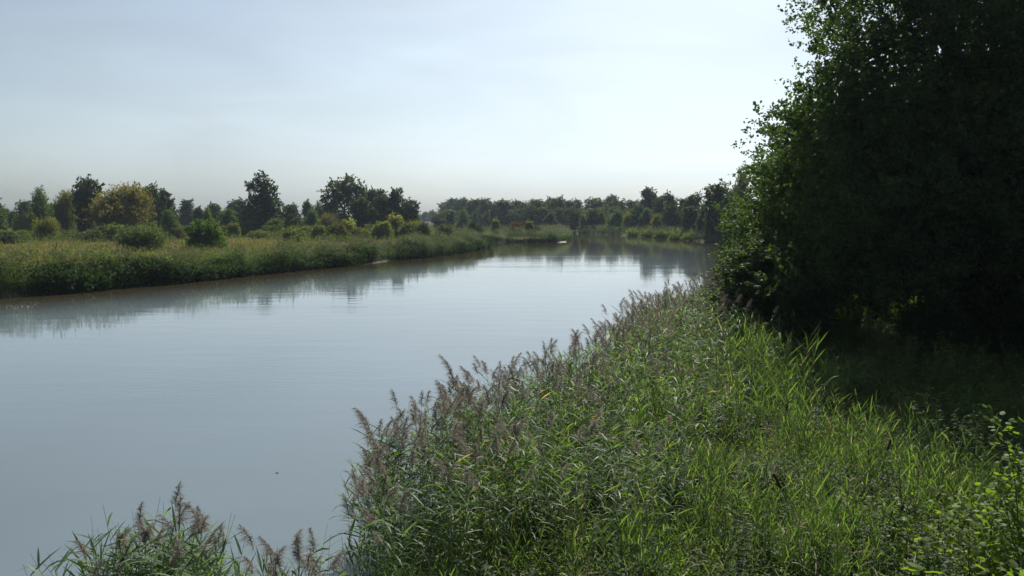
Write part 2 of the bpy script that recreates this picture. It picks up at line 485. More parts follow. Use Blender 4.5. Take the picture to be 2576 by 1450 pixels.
# ------------------------------------------------------------------ haze
def haze():
    m, t = new_mat("haze_air"); N = t.nodes
    out = N.new("ShaderNodeOutputMaterial"); v = N.new("ShaderNodeVolumePrincipled")
    v.inputs['Color'].default_value = (.70, .85, 1.0, 1)
    v.inputs['Density'].default_value = .00012
    v.inputs['Anisotropy'].default_value = .3
    t.links.new(v.outputs[0], out.inputs['Volume'])
    a, b = np.array([-1520, -110, -4.0]), np.array([1520, 1520, 34.0])
    vv = [(x, y, z) for z in (a[2], b[2]) for y in (a[1], b[1]) for x in (a[0], b[0])]
    f = [(0, 2, 3, 1), (4, 5, 7, 6), (0, 1, 5, 4), (2, 6, 7, 3), (0, 4, 6, 2), (1, 3, 7, 5)]
    o = obj("haze", mesh_np("haze", vv, np.array(f), [m]))
    tag(o, "thin pale haze over the river valley", kind='stuff')
haze()

# ------------------------------------------------------------------ tree crowns
def crown(seed, lobes, ntw, per, twl, LL, WW, droop=0.15, inner=.25, rough=.22, spread=.22, shell=1.5, thin=0.0, reach=0.0):
    rg = np.random.default_rng(seed)
    lb = np.array(lobes, float)
    wgt = (lb[:, 3] * lb[:, 4] + lb[:, 4] * lb[:, 5] + lb[:, 3] * lb[:, 5]); wgt /= wgt.sum()
    k = rg.choice(len(lb), ntw, p=wgt)
    d = norm(rg.normal(size=(ntw, 3)))
    ph = k * 1.7 + seed
    bump = 1 + rough * (np.sin(d[:, 0] * 5 + ph) * np.sin(d[:, 1] * 6 - ph) + .7 * np.sin(d[:, 2] * 9 + 2 * ph + d[:, 0] * 4))
    r = 1 - (1 - .30) * rg.random(ntw) ** shell * rg.random(ntw) ** .3
    inn = rg.random(ntw) < inner
    r = np.where(inn, rg.random(ntw) ** .5 * .8, r)
    c = lb[k, :3] + d * lb[k, 3:6] * (r * bump)[:, None]
    if thin:   # open gaps between the boughs
        gp = np.sin(c[:, 0] * 1.3 + seed) * np.sin(c[:, 1] * 1.2 - seed) + np.sin(c[:, 2] * 1.7 + c[:, 0] * .6) + .6 * np.sin(c[:, 2] * 3.1 + c[:, 1] * 2.3 - c[:, 0] * 2.0)
        kk = gp > -2.2 + thin * 2
        c, d, k = c[kk], d[kk], k[kk]; ntw = len(c)
    out = norm(d * .8 + np.array([0, 0, .35 - droop * 2]) + rg.normal(size=(ntw, 3)) * .45)
    n = ntw * per
    t = rg.random((ntw, per))
    tw = (twl * (.5 + rg.random(ntw) + reach * (rg.random(ntw) < .12)))[:, None, None]
    P = c[:, None, :] + out[:, None, :] * t[..., None] * tw + rg.normal(size=(ntw, per, 3)) * spread * twl * (1 - .6 * t[..., None])
    P[..., 2] -= droop * twl * t ** 2
    P = P.reshape(-1, 3)
    a = np.repeat(out, per, 0) * .6 + rg.normal(size=(n, 3)) * .7
    s = .65 + .7 * rg.random(n)
    keep = P[:, 2] > .15
    P, a, s = P[keep], a[keep], s[keep]
    v, f = leaves(P, a, LL * s, WW * s, rg=rg)
    return v, f

def limbs(seed, height, r0, targets, sway=.3):
    """trunk plus limbs reaching into the crown lobes, returned as tubes"""
    rg = np.random.default_rng(seed + 500)
    n = 9; z = np.linspace(-.6, height, n)
    px = np.cumsum(rg.normal(0, sway * .25, n)); py = np.cumsum(rg.normal(0, sway * .25, n)); px -= px[0]; py -= py[0]
    tr = np.stack([px, py, z], 1)
    rad = r0 * (1 - .9 * np.clip(z / height, 0, 1)) * np.where(np.arange(n) == 0, 1.5, 1)
    out = [tube(tr, rad, 7)]
    for tx in targets:
        tx = np.array(tx[:3], float)
        h0 = np.clip(tx[2] * (.45 + .2 * rg.random()), .8, height * .85)
        p0 = np.array([np.interp(h0, z, px), np.interp(h0, z, py), h0])
        s = np.linspace(0, 1, 5)[:, None]
        mid = p0 + (tx - p0) * s + np.array([0, 0, 1.0]) * (np.sin(s * math.pi) * .12 * np.linalg.norm(tx - p0)) * -1 + rg.normal(0, .12, (5, 3)) * (s > 0)
        out.append(tube(mid, r0 * (.38 - .3 * s[:, 0]), 5))
    return out

def merge_tubes(ts):
    G = Geo()
    for v, f in ts: G.add(v, f)
    return G

def rlobes(seed, n, H, rad, zlo, zhi, size, taper='round'):
    rg = np.random.default_rng(seed * 13 + 1); lb = []
    for i in range(n):
        t = (i + rg.random()) / n
        z = zlo + (zhi - zlo) * t
        if taper == 'round': env = math.sqrt(max(0.05, 1 - (2 * t - .85) ** 2 * .8))
        elif taper == 'cone': env = 1.05 - .95 * t
        elif taper == 'top': env = .55 + .55 * math.sin(t * math.pi * .8)
        else: env = .8 - .35 * t
        a = rg.random() * 6.283
        off = rad * env * (.35 + .45 * rg.random())
        s = size * (.7 + .6 * rg.random()) * (.55 + .45 * env)
        lb.append((math.cos(a) * off, math.sin(a) * off, z, s, s, s * .85))
    lb.append((0, 0, (zlo + zhi) / 2, rad * .55, rad * .55, (zhi - zlo) * .46))
    return lb

TREES = {}
def make_proto(key, seed, H, lobes, trunk_h, r0, **kw):
    v, f = crown(seed, lobes, **kw)
    rad = np.percentile(np.hypot(v[:, 0], v[:, 1]), 97); top = np.percentile(v[:, 2], 99.8)
    cm = mesh_np(key + "_crown", v, f, [M_tree])
    tm = merge_tubes(limbs(seed, trunk_h, r0, lobes[:7])).mesh(key + "_trunk", [M_bark])
    TREES[key] = (cm, tm, rad, top)

far = dict(per=14, twl=1.3, LL=.55, WW=.38)
make_proto('round', 1, 14, rlobes(1, 16, 14, 5, 2.2, 12, 2.3), 10, .3, ntw=900, **far)
make_proto('round2', 2, 14, rlobes(2, 18, 14, 5, 1.6, 12.4, 2.0), 10, .3, ntw=900, **far)
make_proto('tall', 3, 16, rlobes(3, 20, 16, 3.4, 1.8, 14.6, 1.7, 'col'), 13, .28, ntw=900, **far)
make_proto('tall2', 4, 16, rlobes(4, 15, 16, 3.2, 2.4, 14.2, 2.0, 'top'), 13, .28, ntw=850, **far)
make_proto('cone', 5, 15, rlobes(5, 18, 15, 4.6, 1.5, 14, 1.9, 'cone'), 13, .26, ntw=900, **far)
make_proto('pine', 6, 16, rlobes(6, 12, 16, 3.6, 5.0, 15, 1.8, 'top') + [(0, 0, 4, 2.2, 2.2, 3)], 14, .26, ntw=700, **far)
make_proto('willow', 7, 12, rlobes(7, 18, 12, 6.5, 2.5, 10.2, 2.6), 8, .35, ntw=1500, per=14, twl=1.7, LL=.55, WW=.20, droop=.3, rough=.3)
make_proto('oak', 8, 16, [(-3.6, 0, 9.6, 2.6, 2.6, 1.8), (-4.6, 1, 7.6, 1.8, 2, 1.3), (-1.5, .5, 12.2, 2.4, 2.4, 1.9), (1.6, -.4, 13.0, 2.4, 2.2, 2.0), (4.2, .5, 11, 2.0, 2.2, 1.8),
     (3.6, 0, 8.4, 2.2, 2.2, 1.5), (0, 0, 9.6, 2.4, 2.4, 2), (.4, 0, 5.6, 1.6, 1.6, 2.6), (5.0, 0, 12.2, 1.0, 1, 1)], 12, .42, ntw=750, per=14, twl=1.5, LL=.5, WW=.32, inner=.15, rough=.3, spread=.16)
make_proto('twotier', 9, 20, [(0, 0, 17.6, 2.2, 2.2, 2.3), (-1.4, 0, 15.2, 2.9, 2.8, 1.2), (1.6, 0, 14.6, 2.4, 2.4, 1.8), (-3.2, 0, 16.0, 1.2, 1.2, .6), (-2.4, 0, 9.2, 4.0, 4, 3.2), (1.5, 0, 9.5, 3.8, 4, 3.6),
     (-3.6, 1, 5, 4.0, 4, 4), (2.8, 0, 5, 4.5, 4, 4), (0, 0, 3, 5, 4, 3), (.3, 0, 12, 2.4, 2.4, 2.4), (6.6, 0, 4.6, 2.2, 2.4, 3.6)], 17, .45, ntw=1700, per=14, twl=1.2, LL=.5, WW=.34, rough=.26)
make_proto('birch', 10, 14, rlobes(10, 16, 14, 3.6, 2.5, 12.8, 1.5, 'cone'), 12, .2, ntw=650, per=14, twl=1.5, LL=.38, WW=.26, rough=.35, droop=.35, inner=.2)
bs = dict(per=12, twl=.8, LL=.34, WW=.22)
make_proto('bush', 11, 5, [(0, 0, 2.2, 2.6, 2.6, 2.1), (-1.4, 0, 2.8, 1.5, 1.5, 1.5), (1.3, .4, 3.1, 1.5, 1.5, 1.4), (.2, -.6, 3.5, 1.5, 1.5, 1.2), (1.9, 0, 1.2, 1.7, 1.5, 1.2), (-2.1, 0, 1.0, 1.5, 1.5, 1.1), (-2.6, .3, .6, 1.2, 1.2, .7), (.9, .2, 4.2, .8, .8, .8), (2.9, 0, .6, 1.1, 1.2, .7)], 3, .14, ntw=950, rough=.34, **bs)
make_proto('bush2', 12, 5, [(0, 0, 1.7, 2.3, 2.3, 1.8), (-2, 0, 1.4, 1.7, 1.6, 1.2), (2, .4, 1.3, 1.9, 1.6, 1.1), (-.7, -.6, 3.0, 1.3, 1.3, 1.0), (1.2, -.3, 2.6, 1.2, 1.2, .9)], 2.6, .12, ntw=750, rough=.28, **bs)
make_proto('shoots', 13, 5, [(-1.3, 0, 2.4, .75, .75, 2.1), (-.5, .4, 3.2, .6, .6, 2.0), (.3, -.2, 3.0, .7, .7, 2.1), (1.1, .2, 3.3, .55, .55, 1.8), (1.7, 0, 2.2, .7, .7, 1.7), (0, 0, 1.2, 1.9, 1.6, 1.2)], 3.4, .1, ntw=650, per=12, twl=.7, LL=.36, WW=.2, rough=.2, droop=-.1)
make_proto('grey_willow', 14, 5, [(0, 0, 2.2, 3.0, 2.6, 2.0), (-1.8, 0, 2.4, 1.6, 1.6, 1.5), (1.8, .4, 2.8, 1.6, 1.6, 1.4), (.0, -.6, 3.2, 2.0, 1.5, 1.3)], 3, .14, ntw=1100, per=12, twl=1.2, LL=.36, WW=.11, rough=.34, droop=-.05)
make_proto('mound', 15, 3, [(0, 0, .6, 3.2, 2.4, 1.0), (-2.4, 0, .4, 2.0, 2, .8), (2.2, 0, .5, 2.4, 2, .9), (.8, .3, 1.1, 1.5, 1.5, .8)], 1.2, .08, ntw=700, rough=.15, **bs)

def place_tree(u, top, d, hw, key, col, label, group=None, name='tree', cat='tree', x=None, dep=None, rz=None):
    cm, tm, rad, tp = TREES[key]
    x, y = at(u, d)
    while float(sdf(np.array([x]), np.array([y]))[0]) < (-1.0 if key == 'mound' else 1.5) and d < 900:   # never root a tree in the river
        d *= 1.02; x, y = at(u, d)
    z0 = gz(x, y) - .05
    H = ztop(top, d) - z0
    W = hw / F * d
    sx = W / rad; sz = H / tp
    t = empty(name, (x, y, z0), 0, (sx, dep or sx, sz))
    if key not in ('oak', 'twotier'):
        t.rotation_euler[2] = random.random() * 6.28 if rz is None else rz
    c = obj('crown', cm, t); c.color = (*col, 1)
    obj('trunk', tm, t)
    tag(t, label, cat, group)
    return t

DK, DK2, MID, OLV, YEL, BRN, BLU = (.022, .036, .020), (.027, .042, .022), (.055, .088, .026), (.095, .098, .030), (.140, .160, .030), (.065, .060, .034), (.030, .046, .026)
GRT = "trees behind the meadow on the left bank"
GRB = "bushes on the left bank meadow"
LT = [  # u, top, d, hw, proto, colour, label
 (2, 495, 235, 24, 'cone', MID, "narrow green tree cut off by the left edge of the photo"),
 (112, 471, 232, 32, 'birch', MID, "feathery pointed green tree, second from the left edge behind the meadow"),
 (176, 479, 240, 30, 'willow', OLV, "olive tree just left of the tallest dark tree behind the meadow"),
 (229, 445, 222, 34, 'tall2', DK, "tall dark tree rising left of the broad olive-brown willow"),
 (325, 464, 205, 82, 'willow', (.105, .092, .034), "broad olive-brown willow, widest crown behind the left meadow"),
 (388, 464, 245, 34, 'round', DK2, "dark crown showing over the right shoulder of the broad olive-brown willow"),
 (416, 478, 250, 22, 'tall', DK2, "slim dark tree standing right of the broad olive-brown willow"),
 (438, 500, 240, 18, 'cone', DK2, "small pointed dark tree at the right foot of the willow group"),
 (432, 526, 200, 28, 'birch', MID, "low light green tree right of the willow, behind the grey-green shrub"),
 (480, 503, 340, 26, 'cone', BLU, "hazy spruce-shaped tree between the willow group and the round green bush"),
 (528, 520, 228, 17, 'birch', (.075, .10, .03), "slender light green tree directly above the round green bush"),
 (18, 520, 262, 30, 'round', DK2, "dark rounded tree low behind the narrow green tree at the left edge"),
 (68, 505, 300, 26, 'pine', BLU, "hazy dark treetops left of the feathery pointed tree"),
 (148, 512, 255, 22, 'round2', DK, "low dark tree between the feathery pointed tree and the olive tree"),
 (270, 500, 250, 26, 'round', DK, "dark tree filling the gap left of the broad willow"),
 (508, 520, 300, 18, 'round', DK2, "low dark tree between the hazy spruce-shaped tree and the slender light green one"),
 (566, 534, 270, 18, 'round', MID, "low mid-green tree behind the right shoulder of the round green bush"),
 (812, 528, 262, 18, 'round', MID, "low green tree between the light green tree and the oak"),
 (1045, 528, 262, 14, 'round2', DK, "low dark tree closing the right end of the left bank trees"),
 (546, 512, 330, 24, 'round2', BLU, "hazy dark tree right above the round green bush"),
 (600, 504, 345, 26, 'tall', BLU, "hazy dark tree at the left flank of the big two-tiered dark tree"),
 (582, 526, 262, 22, 'round2', MID, "small mid-green tree left of the big two-tiered dark tree"),
 (668, 437, 240, 64, 'twotier', DK, "big dark two-tiered tree with a ragged narrow top, tallest left of centre"),
 (735, 515, 245, 26, 'round2', DK, "low dark tree leaning against the right side of the two-tiered tree"),
 (745, 517, 310, 20, 'cone', BLU, "small pointed tree peeping over the right flank of the two-tiered tree"),
 (779, 504, 300, 20, 'round', DK2, "dark round treetop between the two-tiered tree and the tall airy oak"),
 (806, 507, 305, 20, 'birch', DK2, "feathery treetop just left of the tall airy oak"),
 (788, 527, 248, 27, 'birch', MID, "light green tree in the gap between the two-tiered tree and the oak"),
 (838, 511, 275, 27, 'round2', DK2, "dark green tree below the left branches of the tall airy oak"),
 (869, 442, 268, 54, 'oak', (.032, .046, .022), "tall airy oak with spreading crown and sky showing through"),
 (914, 495, 245, 40, 'round', DK, "dense dark dome-shaped tree in front of the oak's right side"),
 (938, 476, 285, 26, 'round2', DK2, "dark treetop just right of the oak crown"),
 (962, 479, 285, 24, 'tall', DK2, "slim treetop between the oak and the pointed dark tree"),
 (964, 491, 250, 34, 'round2', DK, "dark round tree left of the pointed tree above the yellow-green bushes"),
 (999, 475, 255, 33, 'cone', DK, "pointed dark tree near the right end of the left bank trees"),
 (1031, 500, 258, 24, 'tall2', DK2, "last dark tree at the right end of the left bank trees"),
]
for u, tp, d, hw, k, c, lab in LT: place_tree(u, tp, d, hw, k, c, lab, GRT)

LB = [
 (72, 533, 226, 26, 'shoots', YEL, "bright light green bush with upright shoots near the left edge"),
 (126, 546, 190, 30, 'grey_willow', OLV, "brownish olive bush right of the bright green one near the left edge"),
 (33, 589, 168, 36, 'bush2', DK2, "low dark bush in the meadow near the left edge"),
 (289, 539, 212, 28, 'shoots', (.155, .15, .028), "bright yellow-green bush below the broad olive-brown willow"),
 (240, 578, 182, 32, 'bush2', (.05, .06, .025), "low dark bush with rusty tips left of the bright yellow-green bush"),
 (364, 565, 134, 56, 'grey_willow', (.055, .078, .038), "grey-green rounded willow shrub nearest to the river on the left"),
 (522, 553, 142, 49, 'bush', (.055, .095, .022), "dense round green bush standing alone in the meadow"),
 (697, 549, 232, 28, 'bush', (.06, .09, .028), "light green bush at the right foot of the two-tiered tree"),
 (745, 573, 180, 47, 'bush2', (.075, .095, .028), "wide low olive-green bush right below the two-tiered tree"),
 (832, 536, 240, 28, 'grey_willow', BRN, "brownish thin-leaved shrub in front of the oak trunk"),
 (880, 549, 232, 30, 'shoots', YEL, "yellow-green bush with finger-like shoots below the oak"),
 (854, 579, 192, 32, 'bush2', DK2, "low dark green bush at the front edge of the meadow below the oak"),
 (912, 574, 200, 22, 'bush', (.095, .12, .03), "small rounded light green bush right of the low dark one"),
 (965, 557, 205, 30, 'bush', (.10, .12, .032), "rounded yellow-green bush left of the tallest yellow-green bush"),
 (996, 537, 214, 34, 'shoots', (.135, .14, .035), "tallest yellow-green bush in front of the pointed dark tree"),
 (1025, 561, 205, 26, 'bush', (.05, .07, .022), "dark green bush between the yellow-green bushes at the bank"),
 (1048, 555, 222, 24, 'grey_willow', (.12, .13, .035), "fine-leaved yellow-green bush near the right end of the left bank"),
 (1066, 560, 218, 20, 'bush', (.04, .06, .02), "small dark bush just left of the distant channel of water"),
 (1121, 566, 205, 27, 'bush', (.045, .06, .02), "round dark bush standing alone right of the distant channel"),
 (1205, 566, 235, 14, 'bush2', DK, "small arched dark bush on the reed spit, left one"),
 (1190, 557, 240, 15, 'bush', DK, "dark humped bush on the reed spit beside the arched one"),
 (1248, 549, 262, 11, 'shoots', (.10, .13, .035), "slender light green sapling on the reed spit"),
 (1297, 558, 238, 20, 'bush', (.085, .05, .028), "rusty red-brown bush in the middle of the reed spit"),
 (1331, 553, 236, 16, 'shoots', (.085, .10, .03), "green bush touching the rusty one on the reed spit"),
 (1352, 568, 236, 13, 'bush2', (.06, .05, .028), "small brownish bush right of the rusty one on the reed spit"),
]
for u, tp, d, hw, k, c, lab in LB:
    place_tree(u, tp, d, hw, k, c, lab, GRB if u < 1130 else "bushes on the reed spit", name='bush', cat='bush')

random.seed(77)
ANCH = [(15, "narrow green tree at the left edge"), (44, "low dark bush near the left edge"), (76, "bright bush with upright shoots"), (116, "feathery pointed tree"), (176, "olive tree left of the tallest one"),
 (226, "tallest dark tree of the left group"), (284, "bright yellow-green bush"), (330, "broad olive-brown willow"), (376, "grey-green willow shrub"), (420, "slim dark tree beside the willow"), (472, "hazy spruce-shaped tree"),
 (512, "round green meadow bush"), (556, "hazy dark tree right of the round bush"), (604, "hazy tree left of the two-tiered tree"), (668, "two-tiered dark tree"), (735, "small pointed tree right of the two-tiered one"),
 (784, "light green tree before the oak"), (826, "brownish thin-leaved shrub"), (868, "tall airy oak"), (914, "dense dome-shaped tree"), (958, "dark round tree left of the pointed one"), (1000, "pointed dark tree"), (1038, "last tree of the left bank row")]
for au, an in ANCH:
    for sd_, word in ((-1, "left"), (1, "right")):
        u = au + sd_ * random.uniform(8, 20); d = random.uniform(185, 248)
        kd, cn, cc = random.choice([('bush', "green", (.06, .09, .028)), ('bush2', "olive", (.085, .10, .03)), ('grey_willow', "dull green", (.05, .07, .024)), ('shoots', "light green", (.095, .115, .035)), ('bush2', "greyish", (.07, .07, .035)), ('grey_willow', "olive", (.08, .09, .032))])
        place_tree(u, 600 - random.uniform(22, 44) + (240 - d) * .08, d, random.uniform(14, 30), kd, cc,
                   "low %s scrub, %s below the %s" % (cn, word, an), "scrub between the left bank trees", name='bush', cat='bush')
# far forest, back row read from the skyline, then the nearer rows
random.seed(21)
back = [(1112, 540), (1122, 520), (1131, 506), (1143, 500), (1160, 503), (1178, 498), (1196, 502), (1217, 499), (1236, 509), (1254, 503), (1275, 506), (1299, 505), (1321, 507), (1345, 503),
        (1366, 504), (1385, 497), (1401, 495), (1424, 506), (1450, 503), (1480, 498), (1503, 505), (1526, 491), (1543, 503), (1560, 503), (1590, 506), (1609, 505)]
kinds = ['pine', 'round', 'tall2', 'tall', 'round2', 'pine', 'tall']
SKY = ["lowest treetop at the left tip of the far forest", "second lowest treetop at the left tip of the far forest", "treetop where the far forest reaches full height at its left end",
 "skyline treetop left above the light green birch of the far forest", "skyline treetop right behind the light green birch of the far forest", "highest treetop above the left third of the far forest",
 "skyline treetop left above the narrow olive bush of the far forest", "skyline treetop right behind the narrow olive bush of the far forest", "low notch tree on the skyline left of the yellow-green dome",
 "skyline treetop straight behind the yellow-green dome", "skyline treetop behind the dark conical bush beside the dome", "skyline treetop above the rusty bush of the spit", "skyline treetop just right of the rusty bush of the spit",
 "skyline treetop behind the dark broad tree beyond the rusty bush", "skyline treetop right of the dark broad tree beyond the rusty bush", "raised treetop on the skyline above the middle of the spit",
 "twin of the raised treetop above the middle of the spit, on its right", "low treetop on the skyline above the spit tip", "skyline treetop just right of the spit tip", "tallest skyline treetop above the river bend",
 "skyline treetop right above the dark conical tree of the river bend", "domed pale treetop rising above the row over the river bend", "skyline treetop right of the domed pale one", "skyline treetop above the mid-green rounded far shore tree",
 "slim skyline treetop, second left of the tallest far shore tree", "slim skyline treetop directly left of the tallest far shore tree"]
for i, (u, tp) in enumerate(back):
    d = 395 + random.random() * 30
    place_tree(u, tp, d, 20 + random.random() * 10, kinds[i % 7], [(.028, .044, .024), (.033, .050, .026), (.026, .040, .022)][i % 3],
               SKY[i], "skyline trees of the far forest")
for i, u in enumerate(np.arange(1110, 1600, 17)):
    u = u + random.uniform(-5, 5); d = 362 + random.random() * 18
    place_tree(u, 519 + random.random() * 14 + (18 if u < 1118 else 0), d, 17 + random.random() * 9, kinds[(i * 3) % 7], [(.030, .046, .024), (.036, .056, .026), (.045, .064, .028)][(i * 5) % 3],
               "dark tree in the middle row of the far forest", "middle trees of the far forest")
FT = [
 (1168, 527, 345, 16, 'birch', MID, "light green tree at the left front of the far forest"),
 (1156, 560, 345, 9, 'bush', BRN, "small brownish bush at the left foot of the far forest"),
 (1216, 533, 340, 13, 'bush', OLV, "narrow olive bush before the far forest, left of the yellow-green dome"),
 (1248, 527, 338, 20, 'bush', (.12, .12, .032), "yellow-green dome-shaped bush before the far forest"),
 (1280, 531, 336, 16, 'cone', DK, "dark conical bush right of the yellow-green dome"),
 (1300, 531, 345, 14, 'bush', OLV, "olive rounded tree touching the dark conical bush"),
 (1338, 516, 350, 20, 'round', DK, "dark broad tree behind the rusty bush of the spit"),
 (1384, 535, 335, 17, 'cone', DK, "dark low conical tree behind the spit, right part"),
 (1445, 530, 330, 16, 'round2', DK, "dark rounded tree just right of the spit tip"),
 (1466, 535, 330, 9, 'shoots', (.09, .11, .03), "light yellowish sapling in the far forest edge above the river bend"),
 (1488, 527, 328, 18, 'cone', DK, "dark conical tree above the river bend"),
 (1512, 532, 328, 14, 'bush', (.08, .075, .03), "olive-orange tree right of the dark conical one above the river bend"),
 (1548, 528, 322, 20, 'round', MID, "mid-green rounded tree in the centre of the far shore"),
 (1576, 534, 315, 12, 'grey_willow', OLV, "pale olive tree on the far shore left of the tallest one"),
 (1603, 516, 315, 22, 'cone', DK2, "dark sloping tree at the left foot of the tallest far shore tree"),
 (1630, 474, 330, 21, 'tall', DK2, "tallest narrow dark tree of the far shore"),
 (1624, 525, 300, 18, 'cone', (.035, .06, .026), "pointed green tree in front of the tallest far shore tree"),
 (1657, 492, 315, 16, 'tall2', DK2, "slim dark tree right of the tallest far shore tree"),
 (1680, 484, 300, 22, 'round', DK2, "broad-topped dark tree with a domed crown on the far shore"),
 (1652, 538, 285, 15, 'bush', (.10, .10, .035), "yellow-olive bush at the water meadow of the far shore"),
 (1684, 513, 275, 22, 'round2', DK, "dark full tree below the domed crown on the far shore"),
 (1715, 500, 280, 16, 'cone', DK2, "dark tree between the two broad crowns on the far shore"),
 (1743, 486, 262, 28, 'round', DK, "broad dark tree on the far shore left of the bay"),
 (1735, 520, 245, 20, 'tall', DK, "dark narrow tree close behind the vine-covered bank"),
 (1768, 515, 232, 20, 'cone', (.04, .06, .024), "pointed green tree right behind the vine-covered bank"),
 (1804, 458, 215, 30, 'tall2', DK2, "tall dark tree at the right end of the far shore"),
 (1788, 528, 205, 20, 'round2', DK, "dark leafy tree low over the shaded bay"),
 (1822, 500, 190, 24, 'round', DK, "dark tree half hidden by the big riverside tree"),
 (1843, 470, 165, 26, 'tall', DK2, "dark slender tree just left behind the big riverside tree"),
 (1862, 414, 130, 26, 'birch', (.07, .085, .04), "wispy pale green treetop beside the big riverside tree"),
]
for u, tp, d, hw, k, c, lab in FT:
    place_tree(u, tp, d, hw * 1.15, k, c, lab, "trees of the far shore", name='tree')
for u, tp, d, hw, k, lab in ((1068, 533, 800, 10, 'pine', "hazy low tree left in the gap over the distant channel"), (1088, 528, 790, 9, 'oak', "hazy airy tree in the gap over the distant channel"),
                     (1101, 538, 790, 11, 'round', "hazy olive tree at the forest end of the distant channel")):
    place_tree(u, tp, d, hw, k, (.04, .055, .03), lab, "trees over the distant channel")
# hazy wood far behind everything
rg = np.random.default_rng(5)
lob = []
for i in range(480):
    uu = -500 + 3200 * (i + rg.random()) / 480
    d = 640 + rg.random() * 420
    if 1050 < uu < 1110: d = 950 + rg.random() * 40
    xx, yy = at(uu, d)
    if sdf(np.array([xx]), np.array([yy]))[0] < 10: continue
    h = 6 + 4.5 * rg.random()
    lob.append((xx, yy, h * .62, 6 + 5 * rg.random(), 7, h * .62))
v, f = crown(77, lob, ntw=15000, per=6, twl=2.0, LL=2.0, WW=1.5, inner=.3)
o = obj("distant_wood", mesh_np("distant_wood", v, f, [M_tree])); o.color = (.032, .048, .028, 1)
tag(o, "hazy distant wood closing the plain behind the trees", kind='stuff')

# lianas over the far shore
random.seed(4)
for u, tp, d, hw, lab in ((1590, 573, 285, 26, "leftmost pale green vine mound on the far shore"), (1628, 576, 262, 26, "second pale green vine mound on the far shore, above a dark hollow"), (1668, 578, 245, 26, "third pale green vine mound, in the middle of the vine-covered bank"),
                          (1702, 580, 236, 26, "fourth pale green vine mound, sloping down to the river"), (1736, 583, 229, 24, "last pale green vine mound before the shaded bay"), (1800, 594, 212, 26, "shaded green vine mound under the trees of the bay"), (1838, 592, 200, 22, "dark green vine mound beside the big riverside tree")):
    place_tree(u, tp, d, hw, 'mound', (.085, .11, .038) if u < 1780 else (.06, .10, .03), lab, "vine mounds on the far shore", name='vine_mound', cat='vine', dep=.9)

# ------------------------------------------------------------------ the big riverside trees
def big_lobes(seed, H, prof, n=46):
    """prof: list of (z, radius)"""
    rg = np.random.default_rng(seed); lb = []
    zz = [p[0] for p in prof]; rr = [p[1] for p in prof]
    for i in range(n):
        t = (i + rg.random()) / n; z = zz[0] + (zz[-1] - zz[0]) * t
        R_ = np.interp(z, zz, rr); a = i * 2.399 + rg.random() * .6
        off = R_ * (.5 + .38 * rg.random()); s = .75 + R_ * .13 * (.6 + .8 * rg.random())
        lb.append((math.cos(a) * off, math.sin(a) * off, z, s * 1.25, s * 1.25, s * .75))
    for z in np.linspace(zz[0] + 1, zz[-1] - 1, 7):
        R_ = np.interp(z, zz, rr)
        lb.append((0, 0, z, R_ * .62, R_ * .62, 1.8))
    return lb

def big_tree(seed, prof, trunk_h, r0, ntw, per, nl=46, twl=.8, LL=.15, WW=.125):
    H = prof[-1][0]
    lb = big_lobes(seed, H, prof, nl)
    v, f = crown(seed, lb, ntw=ntw, per=per, twl=twl, LL=LL, WW=WW, inner=.25, rough=.42, spread=.17, droop=.1, shell=1.5, thin=.72, reach=.6)
    # coarser foliage deep in the crown
    core = [(x * .7, y * .7, z, a, b, c) for x, y, z, a, b, c in lb if z < 12.5]
    v2, f2 = crown(seed + 9, core, ntw=ntw // 9, per=per, twl=1.0, LL=.22, WW=.18, inner=.6)
    v = np.concatenate([v, v2]); f = np.concatenate([f, f2 + len(v) - len(v2)])
    cm = mesh_np("alder_crown", v, f, [M_alder])
    ts = limbs(seed, trunk_h, r0, [lb[i] for i in range(0, nl, 2)], sway=.5)
    tm = Geo(); tm.add(*ts[0]); tm = tm.mesh("alder_trunk", [M_bark])
    bms = []
    for q in ts[1:]:
        g_ = Geo(); g_.add(*q); bms.append(g_.mesh("alder_branch", [M_bark]))
    return cm, tm, bms

def put_big(p, x, y, rz, sc, label, group="big riverside trees at the right", color=None):
    t = empty('alder_tree', (x, y, gz(x, y) - .1), rz, sc)
    obj('crown', p[0], t); obj('trunk', p[1], t)
    for b in p[2]: obj('branch', b, t)
    tag(t, label, 'tree', group)
    return t
A1 = big_tree(36, [(3.2, 6.0), (5.2, 8.0), (9, 8.3), (13, 6.9), (17, 5.4), (21, 3.4), (23.5, 1.2)], 21, .42, 13500, 25, nl=64, twl=.85)
A2 = big_tree(32, [(2.6, 3.0), (3.8, 3.9), (6, 4.0), (8.5, 2.8), (10.5, .9)], 9, .17, 4300, 20, nl=30, twl=.7)
put_big(A1, 19.3, 34.5, 0.4, (1, 1, 1), "largest dark alder at the right, its crown reaching over the top of the photo")
put_big(A1, 29.5, 37.5, 2.6, (.9, .9, 1.0), "dark tall alder at the right edge beside the largest one")
put_big(A1, 36.0, 52.0, 4.4, (.9, .9, .52), "dark alder standing behind the largest one")
put_big(A2, 15.9, 41.5, 0.3, (1.0, 1.0, .98), "smaller alder with sunlit left side leaning over the river")
put_big(A2, 12.9, 37.6, 1.9, (.85, .85, .50), "lowest leafy alder bough hanging over the reeds at the water")
put_big(A2, 24.5, 30.5, 2.9, (1.1, 1.1, .8), "shaded young alder at the right edge under the tall crowns")
